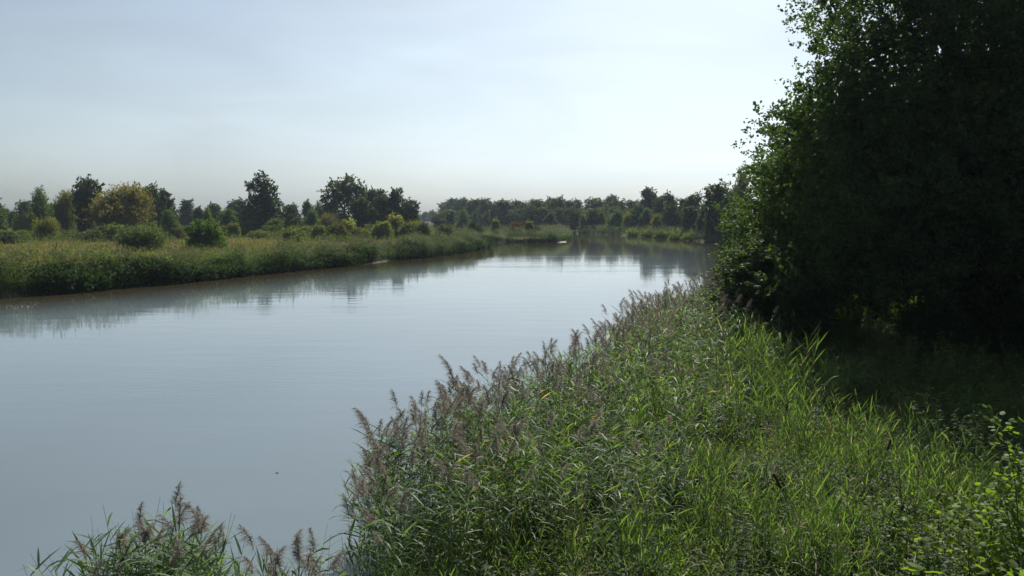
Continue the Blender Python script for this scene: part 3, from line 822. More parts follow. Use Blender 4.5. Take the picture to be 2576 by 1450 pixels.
for i, (x, y, s, sz, lab) in enumerate(((26, 70, 1.6, 1.2, "sunlit young alder behind the big trees, leftmost"), (34, 72, 1.8, 1.3, "sunlit young alder behind the big trees, middle"), (44, 70, 1.8, 1.4, "young alder behind the big trees, rightmost"),
                        (39, 60, 1.7, 1.4, "young alder filling the gap behind the right trunks"), (44, 54, 1.8, 1.5, "young alder behind the right edge of the photo"))):
    put_big(A2, x, y, i * 1.3, (s, s, sz), lab, "young alders behind the big trees")
for i, (x, y, s_, sz, lab) in enumerate(((23.2, 38.0, .72, .55, "low shaded alder bush right of the main trunk"), (20.9, 31.8, .45, .26, "dark alder sucker growth in front of the main trunk"), (18.0, 32.6, .42, .24, "dark alder sucker growth left of the main trunk"), (26.6, 35.0, .8, .6, "low shaded alder bush left of the right edge trunk"), (31.0, 40.5, .9, .62, "low shaded alder bush by the right edge of the photo"),
                        (27.5, 43.0, .85, .62, "shaded alder bush deep behind the right trunks"))):
    put_big(A2, x, y, i * 1.7 + .5, (s_, s_, sz), lab, "shaded alder bushes under the crown")
# undergrowth bushes, backlit, behind the trunks
BM = []
v, f = crown(41, [(0, 0, 1.0, 1.4, 1.4, 1.0), (-1, .2, .8, 1, 1, .8), (1, -.2, .9, 1, 1, .9), (.2, .3, 1.8, .8, .8, .7)], ntw=520, per=11, twl=.4, LL=.12, WW=.08, inner=.3)
ub = mesh_np("undergrowth_crown", v, f, [M_broad]); us = merge_tubes(limbs(41, 1.6, .03, [(-1, 0, 1.2), (1, 0, 1.3), (.2, .3, 2)])).mesh("undergrowth_stem", [M_twig])
random.seed(8)
spots = [(15.0, 43.2), (17.2, 42.6), (19.2, 43.0), (21.0, 42.8), (14.6, 45.6), (15.8, 47.5), (17.0, 45.6), (18.3, 47.6), (19.6, 45.4), (20.9, 47.4), (22.2, 45.8), (23.6, 48), (25.2, 46.5), (27.5, 48), (30, 46)]
for i, (x, y) in enumerate(spots):
    t = empty('shrub', (x, y, gz(x, y) - .05), random.random() * 6, (1.3 + .5 * random.random(),) * 2 + (1.1 + .6 * random.random(),))
    obj('crown', ub, t); obj('stem', us, t)
    rk = sorted(range(len(spots)), key=lambda q: spots[q][0] / spots[q][1]).index(i)
    tag(t, "sunlit shrub glimpsed under the big alders, %s of the row" % ("leftmost,second from the left,third from the left,fourth from the left,fifth from the left,sixth from the left,seventh from the left,eighth from the left,ninth from the left,eighth from the right,seventh from the right,sixth from the right,fifth from the right,fourth from the right,third from the right,second from the right,rightmost".split(",")[rk if rk < 8 else rk - len(spots)]), 'shrub', "shrubs behind the alder trunks")

# ------------------------------------------------------------------ reeds: prototypes
def reed_parts(seed, H, nleaf, plume, leafL=.48, leafW=.034, lean=.12, upness=.75, plume_len=.42):
    """stem, list of leaves, plume; each (v, f)"""
    rg = np.random.default_rng(seed)
    a0 = rg.random() * 6.28; ln = lean * (.3 + rg.random())
    def P(z):
        t = np.asarray(z) / H
        return np.stack([math.cos(a0) * ln * H * t ** 2, math.sin(a0) * ln * H * t ** 2, np.asarray(z) * (1 - .02 * t)], -1)
    zz = np.linspace(-.15, H, 6)
    st = tube(P(zz), .0055 * (1.2 - .8 * np.clip(zz / H, 0, 1)), 3)
    lv = []
    az = rg.random() * 6.28
    for i in range(nleaf):
        t = .28 + .66 * (i + .5 * rg.random()) / nleaf
        b = P(np.array([t * H]))
        az += math.pi + rg.normal(0, .45)
        up = upness + rg.normal(0, .22)
        d0 = np.array([[math.cos(az), math.sin(az), up]])
        Lf = leafL * (.75 + .5 * rg.random()) * (1.1 - .45 * abs(t - .6))
        bend = np.array([[0, 0, -.1 - .6 * rg.random() ** 1.8]])
        lv.append(blades(b, d0, bend, np.array([Lf]), np.array([leafW * (.8 + .4 * rg.random())]), 3, rg))
    pl = None
    if plume:
        G = Geo(); top = P(np.array([H]))[0]
        nod = np.array([math.cos(a0 + .5), math.sin(a0 + .5), 0]); n = 190
        t = rg.random(n) ** .8
        ax = top + np.array([0, 0, 1.0]) * (t * plume_len)[:, None] * .85 + nod * (t ** 1.8 * plume_len * .45)[:, None]
        d = norm(np.stack([rg.normal(size=n), rg.normal(size=n), .35 + rg.random(n)], 1) * np.array([1.0, 1.0, 1]))
        Ls = .52 * plume_len * (1.05 - .7 * t) * (.6 + .6 * rg.random(n))
        G.add(*blades(ax - np.array([0, 0, .03]), d, nod * .35 + np.array([0, 0, -.5]), Ls, .008 * np.ones(n), 2, rg))
        s_ = np.linspace(0, 1, 4)
        G.add(*tube(top + np.array([0, 0, 1.0]) * (s_ * plume_len)[:, None] * .85 + nod * (s_ ** 1.8 * plume_len * .45)[:, None], .004 * (1 - .7 * s_), 3))
        v, f, m = G.arrays(); pl = (v, f)
    return st, lv, pl

def as_arr(parts, ms=(0, 1, 2)):
    G = Geo(); st, lv, pl = parts
    G.add(*st, m=ms[0])
    for l in lv: G.add(*l, m=ms[1])
    if pl: G.add(*pl, m=ms[2])
    return G.arrays()

REEDS = [reed_parts(100 + i, 2.35 + .1 * (i % 3), 14 + i % 3, i < 8, leafW=.028, lean=.08 + .02 * i) for i in range(8)]
YOUNG = [reed_parts(200 + i, 1.15 + .15 * (i % 4), 9 + i % 3, False, leafL=.42, leafW=.021, lean=.16, upness=1.9) for i in range(8)]

def reed_objs(name, parts, mats):
    st, lv, pl = parts
    L_ = [('stem', mesh_np(name + "_stem", st[0], st[1], [mats[0]]))]
    for l in lv: L_.append(('leaf', mesh_np(name + "_leaf", l[0], l[1], [mats[1]])))
    if pl: L_.append(('plume', mesh_np(name + "_plume", pl[0], pl[1], [mats[2]])))
    return L_
BARE = [reed_parts(150 + i, 2.25 + .12 * (i % 3), 15 + i % 3, False, leafW=.03, lean=.07 + .02 * i) for i in range(8)]
REEDM = [reed_objs("reed", p, (M_stem, M_reedleaf, M_plume)) for p in REEDS]
BAREM = [reed_objs("bare_reed", p, (M_stem, M_reedleaf, M_plume)) for p in BARE]
YOUNGM = [reed_objs("young_reed", p, (M_stem, M_young, M_plume)) for p in YOUNG]

def put_reed(kind, k, x, y, rz, s, label, group, name='reed', tilt=(0, 0), z=None, cat='reed'):
    t = empty(name, (x, y, gz(x, y) if z is None else z), 0, (s, s, s))
    t.rotation_euler = (tilt[0], tilt[1], rz)
    for nm, me in kind[k]:
        c = bpy.data.objects.new(nm, me); c.parent = t; COL.objects.link(c)
    tag(t, label, cat, group)
    return t

# reeds that stand out, each placed by its plume
random.seed(3)
def hero(u, v, ztop_, k, label, kind=REEDM, base=None, tilt=(0, 0), H=2.75, rz=0.0):
    x, y = pix(u, v, ztop_)
    z0 = max(gz(x, y), -.2)
    s = (ztop_ - z0) / H
    sv = (REEDS if kind is REEDM else YOUNG)[k][0][0][-3:].mean(0)
    x -= sv[0] * s; y -= sv[1] * s
    return put_reed(kind, k, x, y, rz, s, label, "reeds that stand out against the river", tilt=tilt)
hero(1282, 898, 3.1, 0, "tallest thin reed standing clear against the river, below the middle of the photo")
hero(1268, 948, 2.8, 1, "short-plumed reed leaning left beside the tallest thin reed")
hero(1165, 972, 2.9, 2, "reed with the thickest pale plume, left of the tallest thin reed")
hero(1176, 985, 2.8, 5, "reed right against the one with the thickest pale plume")
hero(1121, 986, 2.8, 3, "slim-plumed reed left of the thickest pale plume")
hero(1090, 985, 2.8, 4, "outer slim-plumed reed, second left of the thickest pale plume")
hero(1040, 1035, 2.7, 5, "reed with paired plumes at the top of the left shoulder of the near reeds")
hero(990, 1050, 2.7, 6, "reed with a short plume on the left shoulder of the near reeds")
hero(932, 1085, 2.7, 7, "reed with drooping plume at the upper left corner of the near reeds")
hero(918, 1140, 2.6, 1, "reed with fluffy plume on the left edge of the near reeds, higher one")
hero(925, 1170, 2.6, 0, "reed with dense round plume on the left edge of the near reeds")
hero(885, 1262, 2.4, 2, "lonely leaning reed sticking out over the water, lower left of the near reeds")
hero(1350, 905, 2.9, 3, "reed with feathery plume just right of the tallest thin reed")
hero(1425, 900, 2.9, 4, "reed with feathery plume second right of the tallest thin reed")
hero(1490, 878, 2.9, 6, "reed with a broad brush plume halfway up the reed edge")
hero(1560, 838, 2.9, 7, "leafy reed poking left over the water halfway up the reed edge")
hero(1610, 795, 2.9, 5, "reed leaning left below the far bushy reed clump")
hero(1745, 712, 3.2, 0, "tall leafy reed at the far end of the near reeds, before the alder")
hero(1680, 738, 2.9, 3, "reed on top of the far bushy reed clump")
hero(440, 1240, 2.75, 2, "tallest wide-plumed reed in the bottom left corner group")
hero(478, 1258, 2.7, 0, "middle reed of the three tall plumes in the bottom left group")
hero(512, 1268, 2.6, 3, "right reed of the three tall plumes in the bottom left group")
hero(392, 1318, 2.5, 4, "reed with dark narrow plume left of the three tall ones")
hero(318, 1330, 2.5, 5, "reed with big pale fluffy plume in the bottom left group")
hero(290, 1375, 2.4, 6, "lower fluffy reed beside the big pale plume at the bottom left")
hero(212, 1345, 2.5, 7, "leftmost fluffy reed in the bottom left corner group")
hero(230, 1400, 2.3, 1, "lowest fluffy reed at the far left of the bottom left group")
hero(548, 1345, 2.4, 2, "pinkish-plumed reed right of the three tall ones")
hero(425, 1370, 2.4, 0, "reed with dark reddish plume in the middle of the bottom left group")
for u, v, lab in ((600, 1362, "plumeless reed shoot, first right of the bottom left group"), (648, 1360, "plumeless reed shoot, second right of the bottom left group"),
                  (693, 1352, "plumeless reed shoot with spread leaves, third right of the bottom left group"), (742, 1362, "plumeless reed shoot, fourth right of the bottom left group")):
    hero(u, v, 2.2, int(u) % 7, lab, kind=YOUNGM, H=1.6)
hero(2356, 880, 2.6, 3, "lone pale leafy reed standing in the shade under the big alders", kind=YOUNGM, H=1.55)
hero(1905, 850, 2.2, 1, "broad-leaved green reed at the edge of the alder shade", kind=YOUNGM, H=1.5)

def along(poly, n, rg):
    P = np.array(poly, float); seg = np.hypot(*np.diff(P, axis=0).T); cs = np.concatenate([[0], np.cumsum(seg)])
    t = np.sort(rg.random(n)) * cs[-1]
    x = np.interp(t, cs, P[:, 0]); y = np.interp(t, cs, P[:, 1])
    d = np.stack([np.interp(t + .5, cs, P[:, 0]) - np.interp(t - .5, cs, P[:, 0]), np.interp(t + .5, cs, P[:, 1]) - np.interp(t - .5, cs, P[:, 1])], 1)
    d = norm(d); return x, y, np.stack([-d[:, 1], d[:, 0]], 1)

# 260 further reeds as individuals along the near shore, then the rest as one mass
rg = np.random.default_rng(12)
near_shore = [(12.5, 47.5), (10.2, 46.3), (8.6, 43.5), (6.8, 38), (5.2, 33), (3.5, 28.5), (1.9, 25.2), (.1, 23.4), (-.9, 21), (-1.7, 19), (-2.5, 16.2), (-2.6, 13.5), (-2.2, 11.5)]
bl = [(-6.2, 10.5), (-5.4, 11.3), (-4.7, 10.9), (-4.0, 10.1), (-3.3, 10.0), (-2.6, 10.6)]
cand = []
x, y, nn = along(near_shore, 4200, rg)
off = rg.random(4200) ** 1.3 * 7.0 - .5
P = np.stack([x, y], 1)
# land lies on the side where the distance to the river grows
s1 = sdf(P[:, 0] + nn[:, 0], P[:, 1] + nn[:, 1]); sg = np.where(s1 > 0, 1, -1)
P = P + nn * (sg * off)[:, None]
keep = (P[:, 1] > 8.6) & ~((P[:, 1] < 14.8) & (P[:, 0] < -2.45 - .02 * P[:, 1])) & (sdf(P[:, 0], P[:, 1]) > -.6)
P = P[keep]; off = off[keep]
hgt = np.clip(1.03 - .035 * off + .12 * vnoise(P[:, 0], P[:, 1], .5, 3), .45, 1.25) * np.where(P[:, 1] > 30, 1.06, 1.0)
thin = rg.random(len(P)) < np.clip(1.05 - .13 * off, .12, 1) * (.7 + .5 * vnoise(P[:, 0], P[:, 1], .8, 9))
P, off, hgt = P[thin], off[thin], hgt[thin]
x2, y2, n2 = along(bl, 210, rg); P2 = np.stack([x2, y2], 1) + rg.normal(0, .30, (210, 2))
P2 = P2[sdf(P2[:, 0], P2[:, 1]) > -.9]
P = np.concatenate([P, P2]); off = np.concatenate([off, np.zeros(len(P2))])
hgt = np.concatenate([hgt * (.8 + .32 * rg.random(len(hgt))), np.where(P2[:, 0] > -4.2, .78, .88) + .20 * rg.random(len(P2))])
dist = np.hypot(P[:, 0], P[:, 1])
score = dist + off * 2.0
order = np.argsort(score)
big = order[:262]; rest = order[262:]
PLM = lambda x, o_: (x > -3.2 and rg.random() < .42 - .05 * o_) or (x < -4.4 and rg.random() < .16)
def zone(x, y):
    if x < -5.6: return "brown-plumed reed at the outer left of the bottom left corner group"
    if x < -4.6: return "brown-plumed reed in the middle of the bottom left corner group"
    if x < -3.3: return "reed between the bottom left corner group and the large near clump"
    if y < 12.6: return "reed at the foot of the large near clump, on the bottom edge of the photo"
    if y < 14.2: return "reed on the lower left flank of the large near clump"
    if y < 16: return "reed on the upper left flank of the large near clump"
    if y < 18: return "reed below the left shoulder of the near reed bed"
    if y < 20: return "reed on the left shoulder of the near reed bed"
    if y < 22.5: return "reed between the left shoulder and the tallest thin reed"
    return "reed along the slanting water edge right of the tallest thin reed"
for j in big:
    x, y = P[j]
    put_reed(REEDM if PLM(x, off[j]) else BAREM, int(rg.integers(8)), x, y, rg.random() * 6.28, hgt[j], zone(x, y), zone(x, y).replace("reed ", "reeds ", 1), tilt=tuple(rg.normal(0, .06, 2)))
prot = [as_arr(p) for p in REEDS + BARE]
Pr = P[rest]; n = len(Pr)
loc = np.stack([Pr[:, 0], Pr[:, 1], gh(Pr[:, 0], Pr[:, 1])], 1)
V, Fq, Mi = scatter(prot, rg.integers(0, 8, n) + 8 * (rg.random(n) > .42 - .05 * off[rest]), loc, rg.random(n) * 6.28, hgt[rest] * (.9 + .2 * rg.random(n)), rg.normal(0, .08, (n, 2)))
o = obj("reed_bed", mesh_np("reed_bed", V, Fq, [M_stem, M_reedleaf, M_plume], Mi))
tag(o, "dense reed bed with brown plumes along the near shore", kind='stuff')
print("reeds", n, len(big))

# ------------------------------------------------------------------ near bank carpet
def near_pts(n, rg, ymin=9.0, ymax=48.0, pw=1.4, smin=.6):
    y = ymin + (ymax - ymin) * rg.random(n) ** pw
    x = (rg.random(n) * 1.5 - .75) * y * .98
    s = sdf(x, y)
    k = (s > smin) & (x > -4)
    return x[k], y[k], s[k]
rg = np.random.default_rng(33)
YP = [as_arr(p) for p in YOUNG]
x, y, s = near_pts(10500, rg, pw=1.1)
xe = -4.3 + 2.4 * rg.random(70); ye = 9.7 + 1.3 * rg.random(70); x = np.r_[x, xe]; y = np.r_[y, ye]; s = np.r_[s, np.full(70, 1.0)]
# young reeds: dense in the middle strip, thinning towards the mown-looking grass at the lower right
dens = np.clip(.95 - .5 * sstep(10, 18, s) - .75 * sstep(19, 14, y) * sstep(1.5, 3.5, s) + .45 * vnoise(x, y, .55, 5), .04, 1)
shade = sstep(9, 12.5, x) * sstep(60, 38, y)
dens = dens * (1 - .75 * shade)
k = rg.random(len(x)) < dens * .6
x, y, s, cl = x[k], y[k], s[k], np.ones(k.sum())
cx, cyy, cs_ = near_pts(620, rg, ymin=9.5, pw=1.2)
rep_ = rg.integers(6, 24, len(cx)); hc = .75 + 1.0 * rg.random(len(cx)) ** 1.5
xx = np.repeat(cx, rep_) + rg.normal(0, .30, rep_.sum()); yy = np.repeat(cyy, rep_) + rg.normal(0, .30, rep_.sum())
kk = (rg.random(len(cx)) < 1 - .7 * sstep(9, 12.5, cx) * sstep(60, 38, cyy)).repeat(rep_)
x = np.r_[x, xx[kk]]; y = np.r_[y, yy[kk]]; cl = np.r_[cl, np.repeat(hc, rep_)[kk]]; s = sdf(x, y); k = s > .2; x, y, s, cl = x[k], y[k], s[k], cl[k]
shade = sstep(9, 12.5, x) * sstep(60, 38, y); k = slice(None)
sc = cl * np.clip(y / 19, .55, 1) * np.clip(1.05 - .028 * s + .28 * vnoise(x, y, .35, 6), .45, 1.5) * (.8 + .4 * rg.random(len(x))) * (1 - .4 * shade[k])
loc = np.stack([x, y, gh(x, y)], 1)
V, Fq, Mi = scatter(YP, rg.integers(0, 8, len(x)), loc, rg.random(len(x)) * 6.28, sc, rg.normal(0, .10, (len(x), 2)))
o = obj("young_reeds", mesh_np("young_reeds", V, Fq, [M_stem, M_young], Mi))
tag(o, "bright green leafy young reeds covering the near bank", kind='stuff')
print("young", len(x), len(Fq))

# grass blades
x, y, s = near_pts(190000, rg, ymin=7.5, pw=1.8, smin=.2)
kg = rg.random(len(x)) < np.clip(.55 + 1.0 * vnoise(x, y, .8, 13), .06, 1); x, y, s = x[kg], y[kg], s[kg]
n = len(x)
b = np.stack([x, y, gh(x, y) - .02], 1)
d0 = np.stack([rg.normal(size=n) * .35, rg.normal(size=n) * .35, np.ones(n)], 1)
bend = np.concatenate([rg.normal(size=(n, 2)) * .45, np.full((n, 1), -.25)], 1)
hh = (.25 + .42 * rg.random(n)) * (1 + .6 * vnoise(x, y, .8, 13))
V, Fq = blades(b, d0, bend, hh, .007 + .0006 * y, 2, rg)
o = obj("bank_grass", mesh_np("bank_grass", V, Fq, [M_grass])); tag(o, "bright grass growing between the reeds on the near bank", kind='stuff')
# small-leaved herbs: mounds of leaves
x, y, s = near_pts(24000, rg, ymin=7.5, pw=1.7, smin=.3)
k = rg.random(len(x)) < np.clip(.55 + .6 * vnoise(x, y, .5, 21) + .3 * sstep(15, 9, y) + .4 * sstep(9, 13, x), 0, 1)
x, y = x[k], y[k]; n = len(x); per = 16
hm = .25 + .45 * (.5 + .5 * vnoise(x, y, .7, 23)) + .2 * rg.random(n)
c = np.stack([x, y, gh(x, y)], 1)[:, None, :] + np.concatenate([rg.normal(0, .17, (n, per, 2)), (rg.random((n, per, 1)) ** .6) * hm[:, None, None]], 2)
c = c.reshape(-1, 3); a = rg.normal(size=(len(c), 3)); a[:, 2] *= .4
V, Fq = leaves(c, a, .05 + .06 * rg.random(len(c)), .022 + .018 * rg.random(len(c)), rg=rg)
o = obj("bank_herbs", mesh_np("bank_herbs", V, Fq, [M_herb])); tag(o, "small-leaved herbs and nettles covering the near bank", kind='stuff')
print("herb", len(Fq))

# tall leafy weeds in clumps
def weed(seed, H=1.0):
    rg_ = np.random.default_rng(seed); G = Geo()
    for q in range(3):
        a = rg_.random() * 6.28; ln = .12 + .2 * rg_.random(); h = H * (.7 + .4 * rg_.random())
        z = np.linspace(-.05, h, 4); t = z / h
        P = np.stack([math.cos(a) * ln * t * t, math.sin(a) * ln * t * t, z], 1)
        G.add(*tube(P, .006 * (1.2 - t), 3), m=0)
        n = 22; tt = .15 + .85 * rg_.random(n); az = rg_.random(n) * 6.28
        b = np.stack([np.interp(tt * h, z, P[:, c]) for c in range(3)], 1)
        G.add(*blades(b, np.stack([np.cos(az), np.sin(az), .3 + .5 * rg_.random(n)], 1), np.tile([[0, 0, -.55]], (n, 1)), (.17 - .09 * tt) * (.8 + .4 * rg_.random(n)), .035 * np.ones(n), 2, rg_), m=1)
    return G.arrays()
WD = [weed(400 + i, .8 + .12 * (i % 4)) for i in range(6)]
cx, cyy, cs_ = near_pts(480, rg, ymin=8.5, pw=1.35)
rep_ = rg.integers(2, 10, len(cx)); x = np.repeat(cx, rep_) + rg.normal(0, .3, rep_.sum()); y = np.repeat(cyy, rep_) + rg.normal(0, .3, rep_.sum())
hs = np.repeat(.6 + .7 * rg.random(len(cx)), rep_); n = len(x)
V, Fq, Mi = scatter(WD, rg.integers(0, 6, n), np.stack([x, y, gh(x, y)], 1), rg.random(n) * 6.28, hs * (.8 + .4 * rg.random(n)), rg.normal(0, .1, (n, 2)))
M_weed = leaf_mat("weed_leaf", (.050, .080, .030), .38, tcol=(2.0, 2.2, .55), rough=.6, spec=.12, var=.5, hue=.02, patch=.45, pscale=.5)
o = obj("tall_weeds", mesh_np("tall_weeds", V, Fq, [M_stem, M_weed], Mi)); tag(o, "dark leafy weeds standing in clumps on the near bank", kind='stuff')
x = 10.5 + 24 * rg.random(1500) ** 1.1; y = 17 + 23 * rg.random(1500); k = (vnoise(x, y, .5, 61) > -.35) & (x < y * .85); x, y = x[k], y[k]; n = len(x)
V, Fq, Mi = scatter(WD, rg.integers(0, 6, n), np.stack([x, y, gh(x, y)], 1), rg.random(n) * 6.28, .8 + .9 * rg.random(n) * (1 + .5 * vnoise(x, y, .4, 63)), rg.normal(0, .12, (n, 2)))
o = obj("shade_weeds", mesh_np("shade_weeds", V, Fq, [M_stem, M_herb], Mi)); tag(o, "tall nettles and weeds growing in the alder shade", kind='stuff')
# last year's dead stalks and withered leaves, leaning every way
x, y, s = near_pts(5200, rg, ymin=8.5, pw=1.35); n = len(x)
zb = gh(x, y) + .15 + .75 * rg.random(n)
d0 = np.stack([rg.normal(size=n), rg.normal(size=n), rg.normal(size=n) * .55 + .35], 1)
V, Fq = blades(np.stack([x, y, zb], 1), d0, np.stack([rg.normal(size=n) * .2, rg.normal(size=n) * .2, -.35 * np.ones(n)], 1), .18 + .5 * rg.random(n) ** 2, .012 + .014 * rg.random(n), 2, rg)
M_dead = leaf_mat("dead_stalk", (.26, .21, .135), .25, tcol=(1.2, 1.1, .8), rough=.7, spec=.2, var=.5, hue=.02)
o = obj("dead_stalks", mesh_np("dead_stalks", V, Fq, [M_dead])); tag(o, "pale dead stalks and withered leaves tangled in the near bank", kind='stuff')
# cattails
sp = []
def cattail(u, v, z, ang, L_, label, lean_dir=0.0):
    x, y = pix(u, v, z); z0 = gz(x, y); h = z - z0 + .1
    t = empty('cattail', (x, y, z0), 0)
    dx = math.sin(ang)
    zz = np.linspace(-.1, h - .05, 5); tt = np.clip(zz / h, 0, 1)
    sx = -dx * h * .5 * (1 - tt ** 1.5)
    top = np.array([0, 0, h - .05]) ; dirv = norm(np.array([dx, .1, math.cos(ang)]))
    g1 = Geo(); pts = np.stack([sx, np.zeros(5), zz], 1); g1.add(*tube(pts, np.full(5, .006), 5)); obj('stem', g1.mesh('cattail_stem', [M_stem]), t)
    s_ = np.array([0, .04, .12, .5, .88, .96, 1.0]); r_ = np.array([.004, .014, .018, .019, .018, .014, .003]) * 1.4
    g2 = Geo(); g2.add(*tube(top + dirv * (s_ * L_)[:, None], r_, 8)); o2 = obj('spike', g2.mesh('cattail_spike', [M_cattail]), t)
    g3 = Geo(); g3.add(*tube(top + dirv * (np.array([L_, L_ + .05, L_ + .12]))[:, None], np.array([.004, .003, .001]), 4)); obj('tip', g3.mesh('cattail_tip', [M_plume]), t)
    rg_ = np.random.default_rng(int(u))
    for q in range(4):
        aa = rg_.random() * 6.28
        b_ = np.array([[sx[0], 0, 0]]) ; d_ = np.array([[math.cos(aa) * .25, math.sin(aa) * .25, 1.0]])
        vv, ff = blades(b_, d_, np.array([[math.cos(aa) * .2, math.sin(aa) * .2, -.12]]), np.array([h * (.8 + .3 * rg_.random())]), np.array([.022]), 3, rg_)
        obj('leaf', mesh_np('cattail_leaf', vv, ff, [M_young]), t)
    tag(t, label, 'cattail', "brown cattails in the near bank")
cattail(1979, 1040, 1.95, .05, .20, "small upright cattail, farthest one, near the edge of the alder shade")
cattail(2232, 1140, 2.05, .32, .26, "dark cattail leaning right, rightmost of the upper ones")
cattail(1699, 1200, 1.75, .22, .20, "slim cattail left of the centre pair, higher and left one")
cattail(1749, 1228, 1.75, .22, .17, "short cattail right of and below the slim one")
cattail(1966, 1240, 1.95, -.45, .34, "longest thick cattail leaning left in the middle of the near bank")
cattail(1578, 1262, 1.7, -.6, .17, "small cattail leaning left, upper one of the left pair")
cattail(1562, 1315, 1.7, -.6, .17, "small cattail leaning left, lower one of the left pair")
cattail(2268, 1292, 1.8, .35, .11, "tiny reddish cattail among the shrubs at the lower right")

# leafy saplings and shrubs at the lower right, leaf by leaf
def leaf_poly(kind='ovate'):
    if kind == 'ovate':
        out = [(0, 0), (.32, .25), (.42, .55), (.25, .85), (0, 1.0), (-.25, .85), (-.42, .55), (-.32, .25)]
    else:  # five-lobed vine leaf
        out = [(0, .02), (.30, -.12), (.62, .15), (.40, .32), (.62, .62), (.28, .62), (0, 1.0), (-.28, .62), (-.62, .62), (-.40, .32), (-.62, .15), (-.30, -.12)]
    v = [(0, .45, .0)] + [(x, y, -.12 * abs(x) - .1 * max(0, y - .5) + (.03 * math.sin(9 * x + 5 * y))) for x, y in out]
    n = len(out)
    f = [(0, 1 + i, 1 + (i + 1) % n) for i in range(n)]
    return np.array(v, float), np.array(f)
OV = mesh_np("ovate_leaf", *leaf_poly('ovate'), [M_broad], smooth=True)
VN = mesh_np("vine_leaf", *leaf_poly('vine'), [M_broad], smooth=True)
def sapling(name, base, stems, nleaf, lsize, me, label, cat, group=None, seed=1, spread=1.0):
    rg_ = np.random.default_rng(seed); x, y = base; z0 = gz(x, y)
    t = empty(name, (x, y, z0))
    for (tx, ty, tz) in stems:
        s_ = np.linspace(0, 1, 7)[:, None]; tip = np.array([tx, ty, tz]); st = np.array([rg_.normal() * .08, rg_.normal() * .08, -.1])
        pts = st + (tip - st) * s_ + np.array([0, 0, 1.0]) * np.sin(s_ * math.pi) * .05 * tz + np.array([rg_.normal(), rg_.normal(), 0]) * np.sin(s_ * math.pi) * .07 * tz + rg_.normal(0, .03, (7, 3)) * s_
        g_ = Geo(); g_.add(*tube(pts, .008 * (1.1 - .9 * s_[:, 0]) * (tz / 2 + .4), 5)); obj('stem', g_.mesh(name + '_stem', [M_twig]), t)
        for i in range(nleaf):
            q = .30 + .70 * (i + rg_.random()) / nleaf
            p = np.array([np.interp(q, s_[:, 0], pts[:, c]) for c in range(3)])
            az = i * 2.4 + rg_.normal() * .4; r = (.04 + .16 * rg_.random()) * spread
            p = p + np.array([math.cos(az) * r, math.sin(az) * r, rg_.normal() * .06])
            l = bpy.data.objects.new('leaf', me); COL.objects.link(l); l.parent = t
            l.location = p; l.rotation_euler = (rg_.normal(.25, .45), rg_.normal(0, .4), az - 1.57)
            k = lsize * (.7 + .6 * rg_.random()); l.scale = (k, k, k)
    tag(t, label, cat, group)
    return t
for q, (uu, vv_, lab_) in enumerate(((2545, 1200, "bushy alder shoot filling the right edge below the slender one"), (2480, 1255, "bushy alder shoot left below the slender one at the right edge"), (2560, 1330, "lowest bushy alder shoot in the right corner"))):
    xa, ya = pix(uu, vv_ + 130, 2.0); hh_ = ztop(vv_, ya) - gz(xa, ya); rs = np.random.default_rng(200 + q)
    sapling('alder_sapling', (xa, ya), [(rs.normal() * .45, rs.normal() * .4, hh_ * (.65 + .35 * rs.random())) for _ in range(6)], 60, .09, OV, lab_, 'sapling', "alder shoots at the right edge", seed=210 + q, spread=1.6)
# tall shoots at the right edge
xa, ya = pix(2520, 1290, 2.4)
sapling('alder_sapling', (xa, ya), [(-.1, .1, ztop(1038, ya) - gz(xa, ya)), (.35, .2, ztop(1150, ya) - gz(xa, ya)), (-.3, -.1, ztop(1200, ya) - gz(xa, ya))], 110, .095, OV, "slender leafy alder shoot rising at the right edge of the photo", 'sapling', seed=3)
xa, ya = pix(2570, 1300, 2.4)
sapling('alder_sapling', (xa, ya), [(0, .1, ztop(1080, ya) - gz(xa, ya)), (-.3, .2, ztop(1190, ya) - gz(xa, ya)), (.3, 0, ztop(1130, ya) - gz(xa, ya))], 110, .10, OV, "second alder shoot cut by the right edge with some brown leaves", 'sapling', seed=4)
k = 0
for (u, v, z, lab) in ((2250, 1265, 1.7, "rounded-leaf bramble at the left end of the lower right shrubs"), (2320, 1270, 1.8, "bramble with glinting leaves in the middle of the lower right shrubs"),
                       (2395, 1290, 1.8, "bramble below the alder shoots, left one"), (2470, 1330, 1.9, "bramble below the alder shoots, right one"), (2340, 1345, 1.8, "low bramble in front of the lower right shrubs"), (2530, 1380, 2.1, "bramble in the bottom right corner")):
    x_, y_ = pix(u, v, z); h = z - gz(x_, y_)
    rs = np.random.default_rng(50 + k)
    st = [(rs.normal() * .45, rs.normal() * .4, max(.5, h * (.75 + .35 * rs.random()))) for _ in range(5)]
    sapling('bramble', (x_, y_), st, 46, .085, OV, lab, 'bramble', "brambles at the lower right", seed=60 + k, spread=1.8); k += 1
k = 0
for (u, v, d, lab) in ((2295, 1425, 5.6, "large-lobed vine shoot at the bottom edge, left one"), (2395, 1415, 5.9, "large-lobed vine shoot at the bottom edge, middle one"), (2455, 1420, 5.7, "large-lobed vine shoot at the bottom edge, right one")):
    x_, y_ = at(u, d); h = ztop(v, d) - gz(x_, y_)
    sapling('vine_shoot', (x_, y_), [(0, 0, h), (-.1, -.12, h * .93), (.12, -.05, h * .96), (.25, .1, h * .9)], 16, .10, VN, lab, 'vine', "large-leaved vine shoots at the bottom edge", seed=80 + k, spread=.8); k += 1

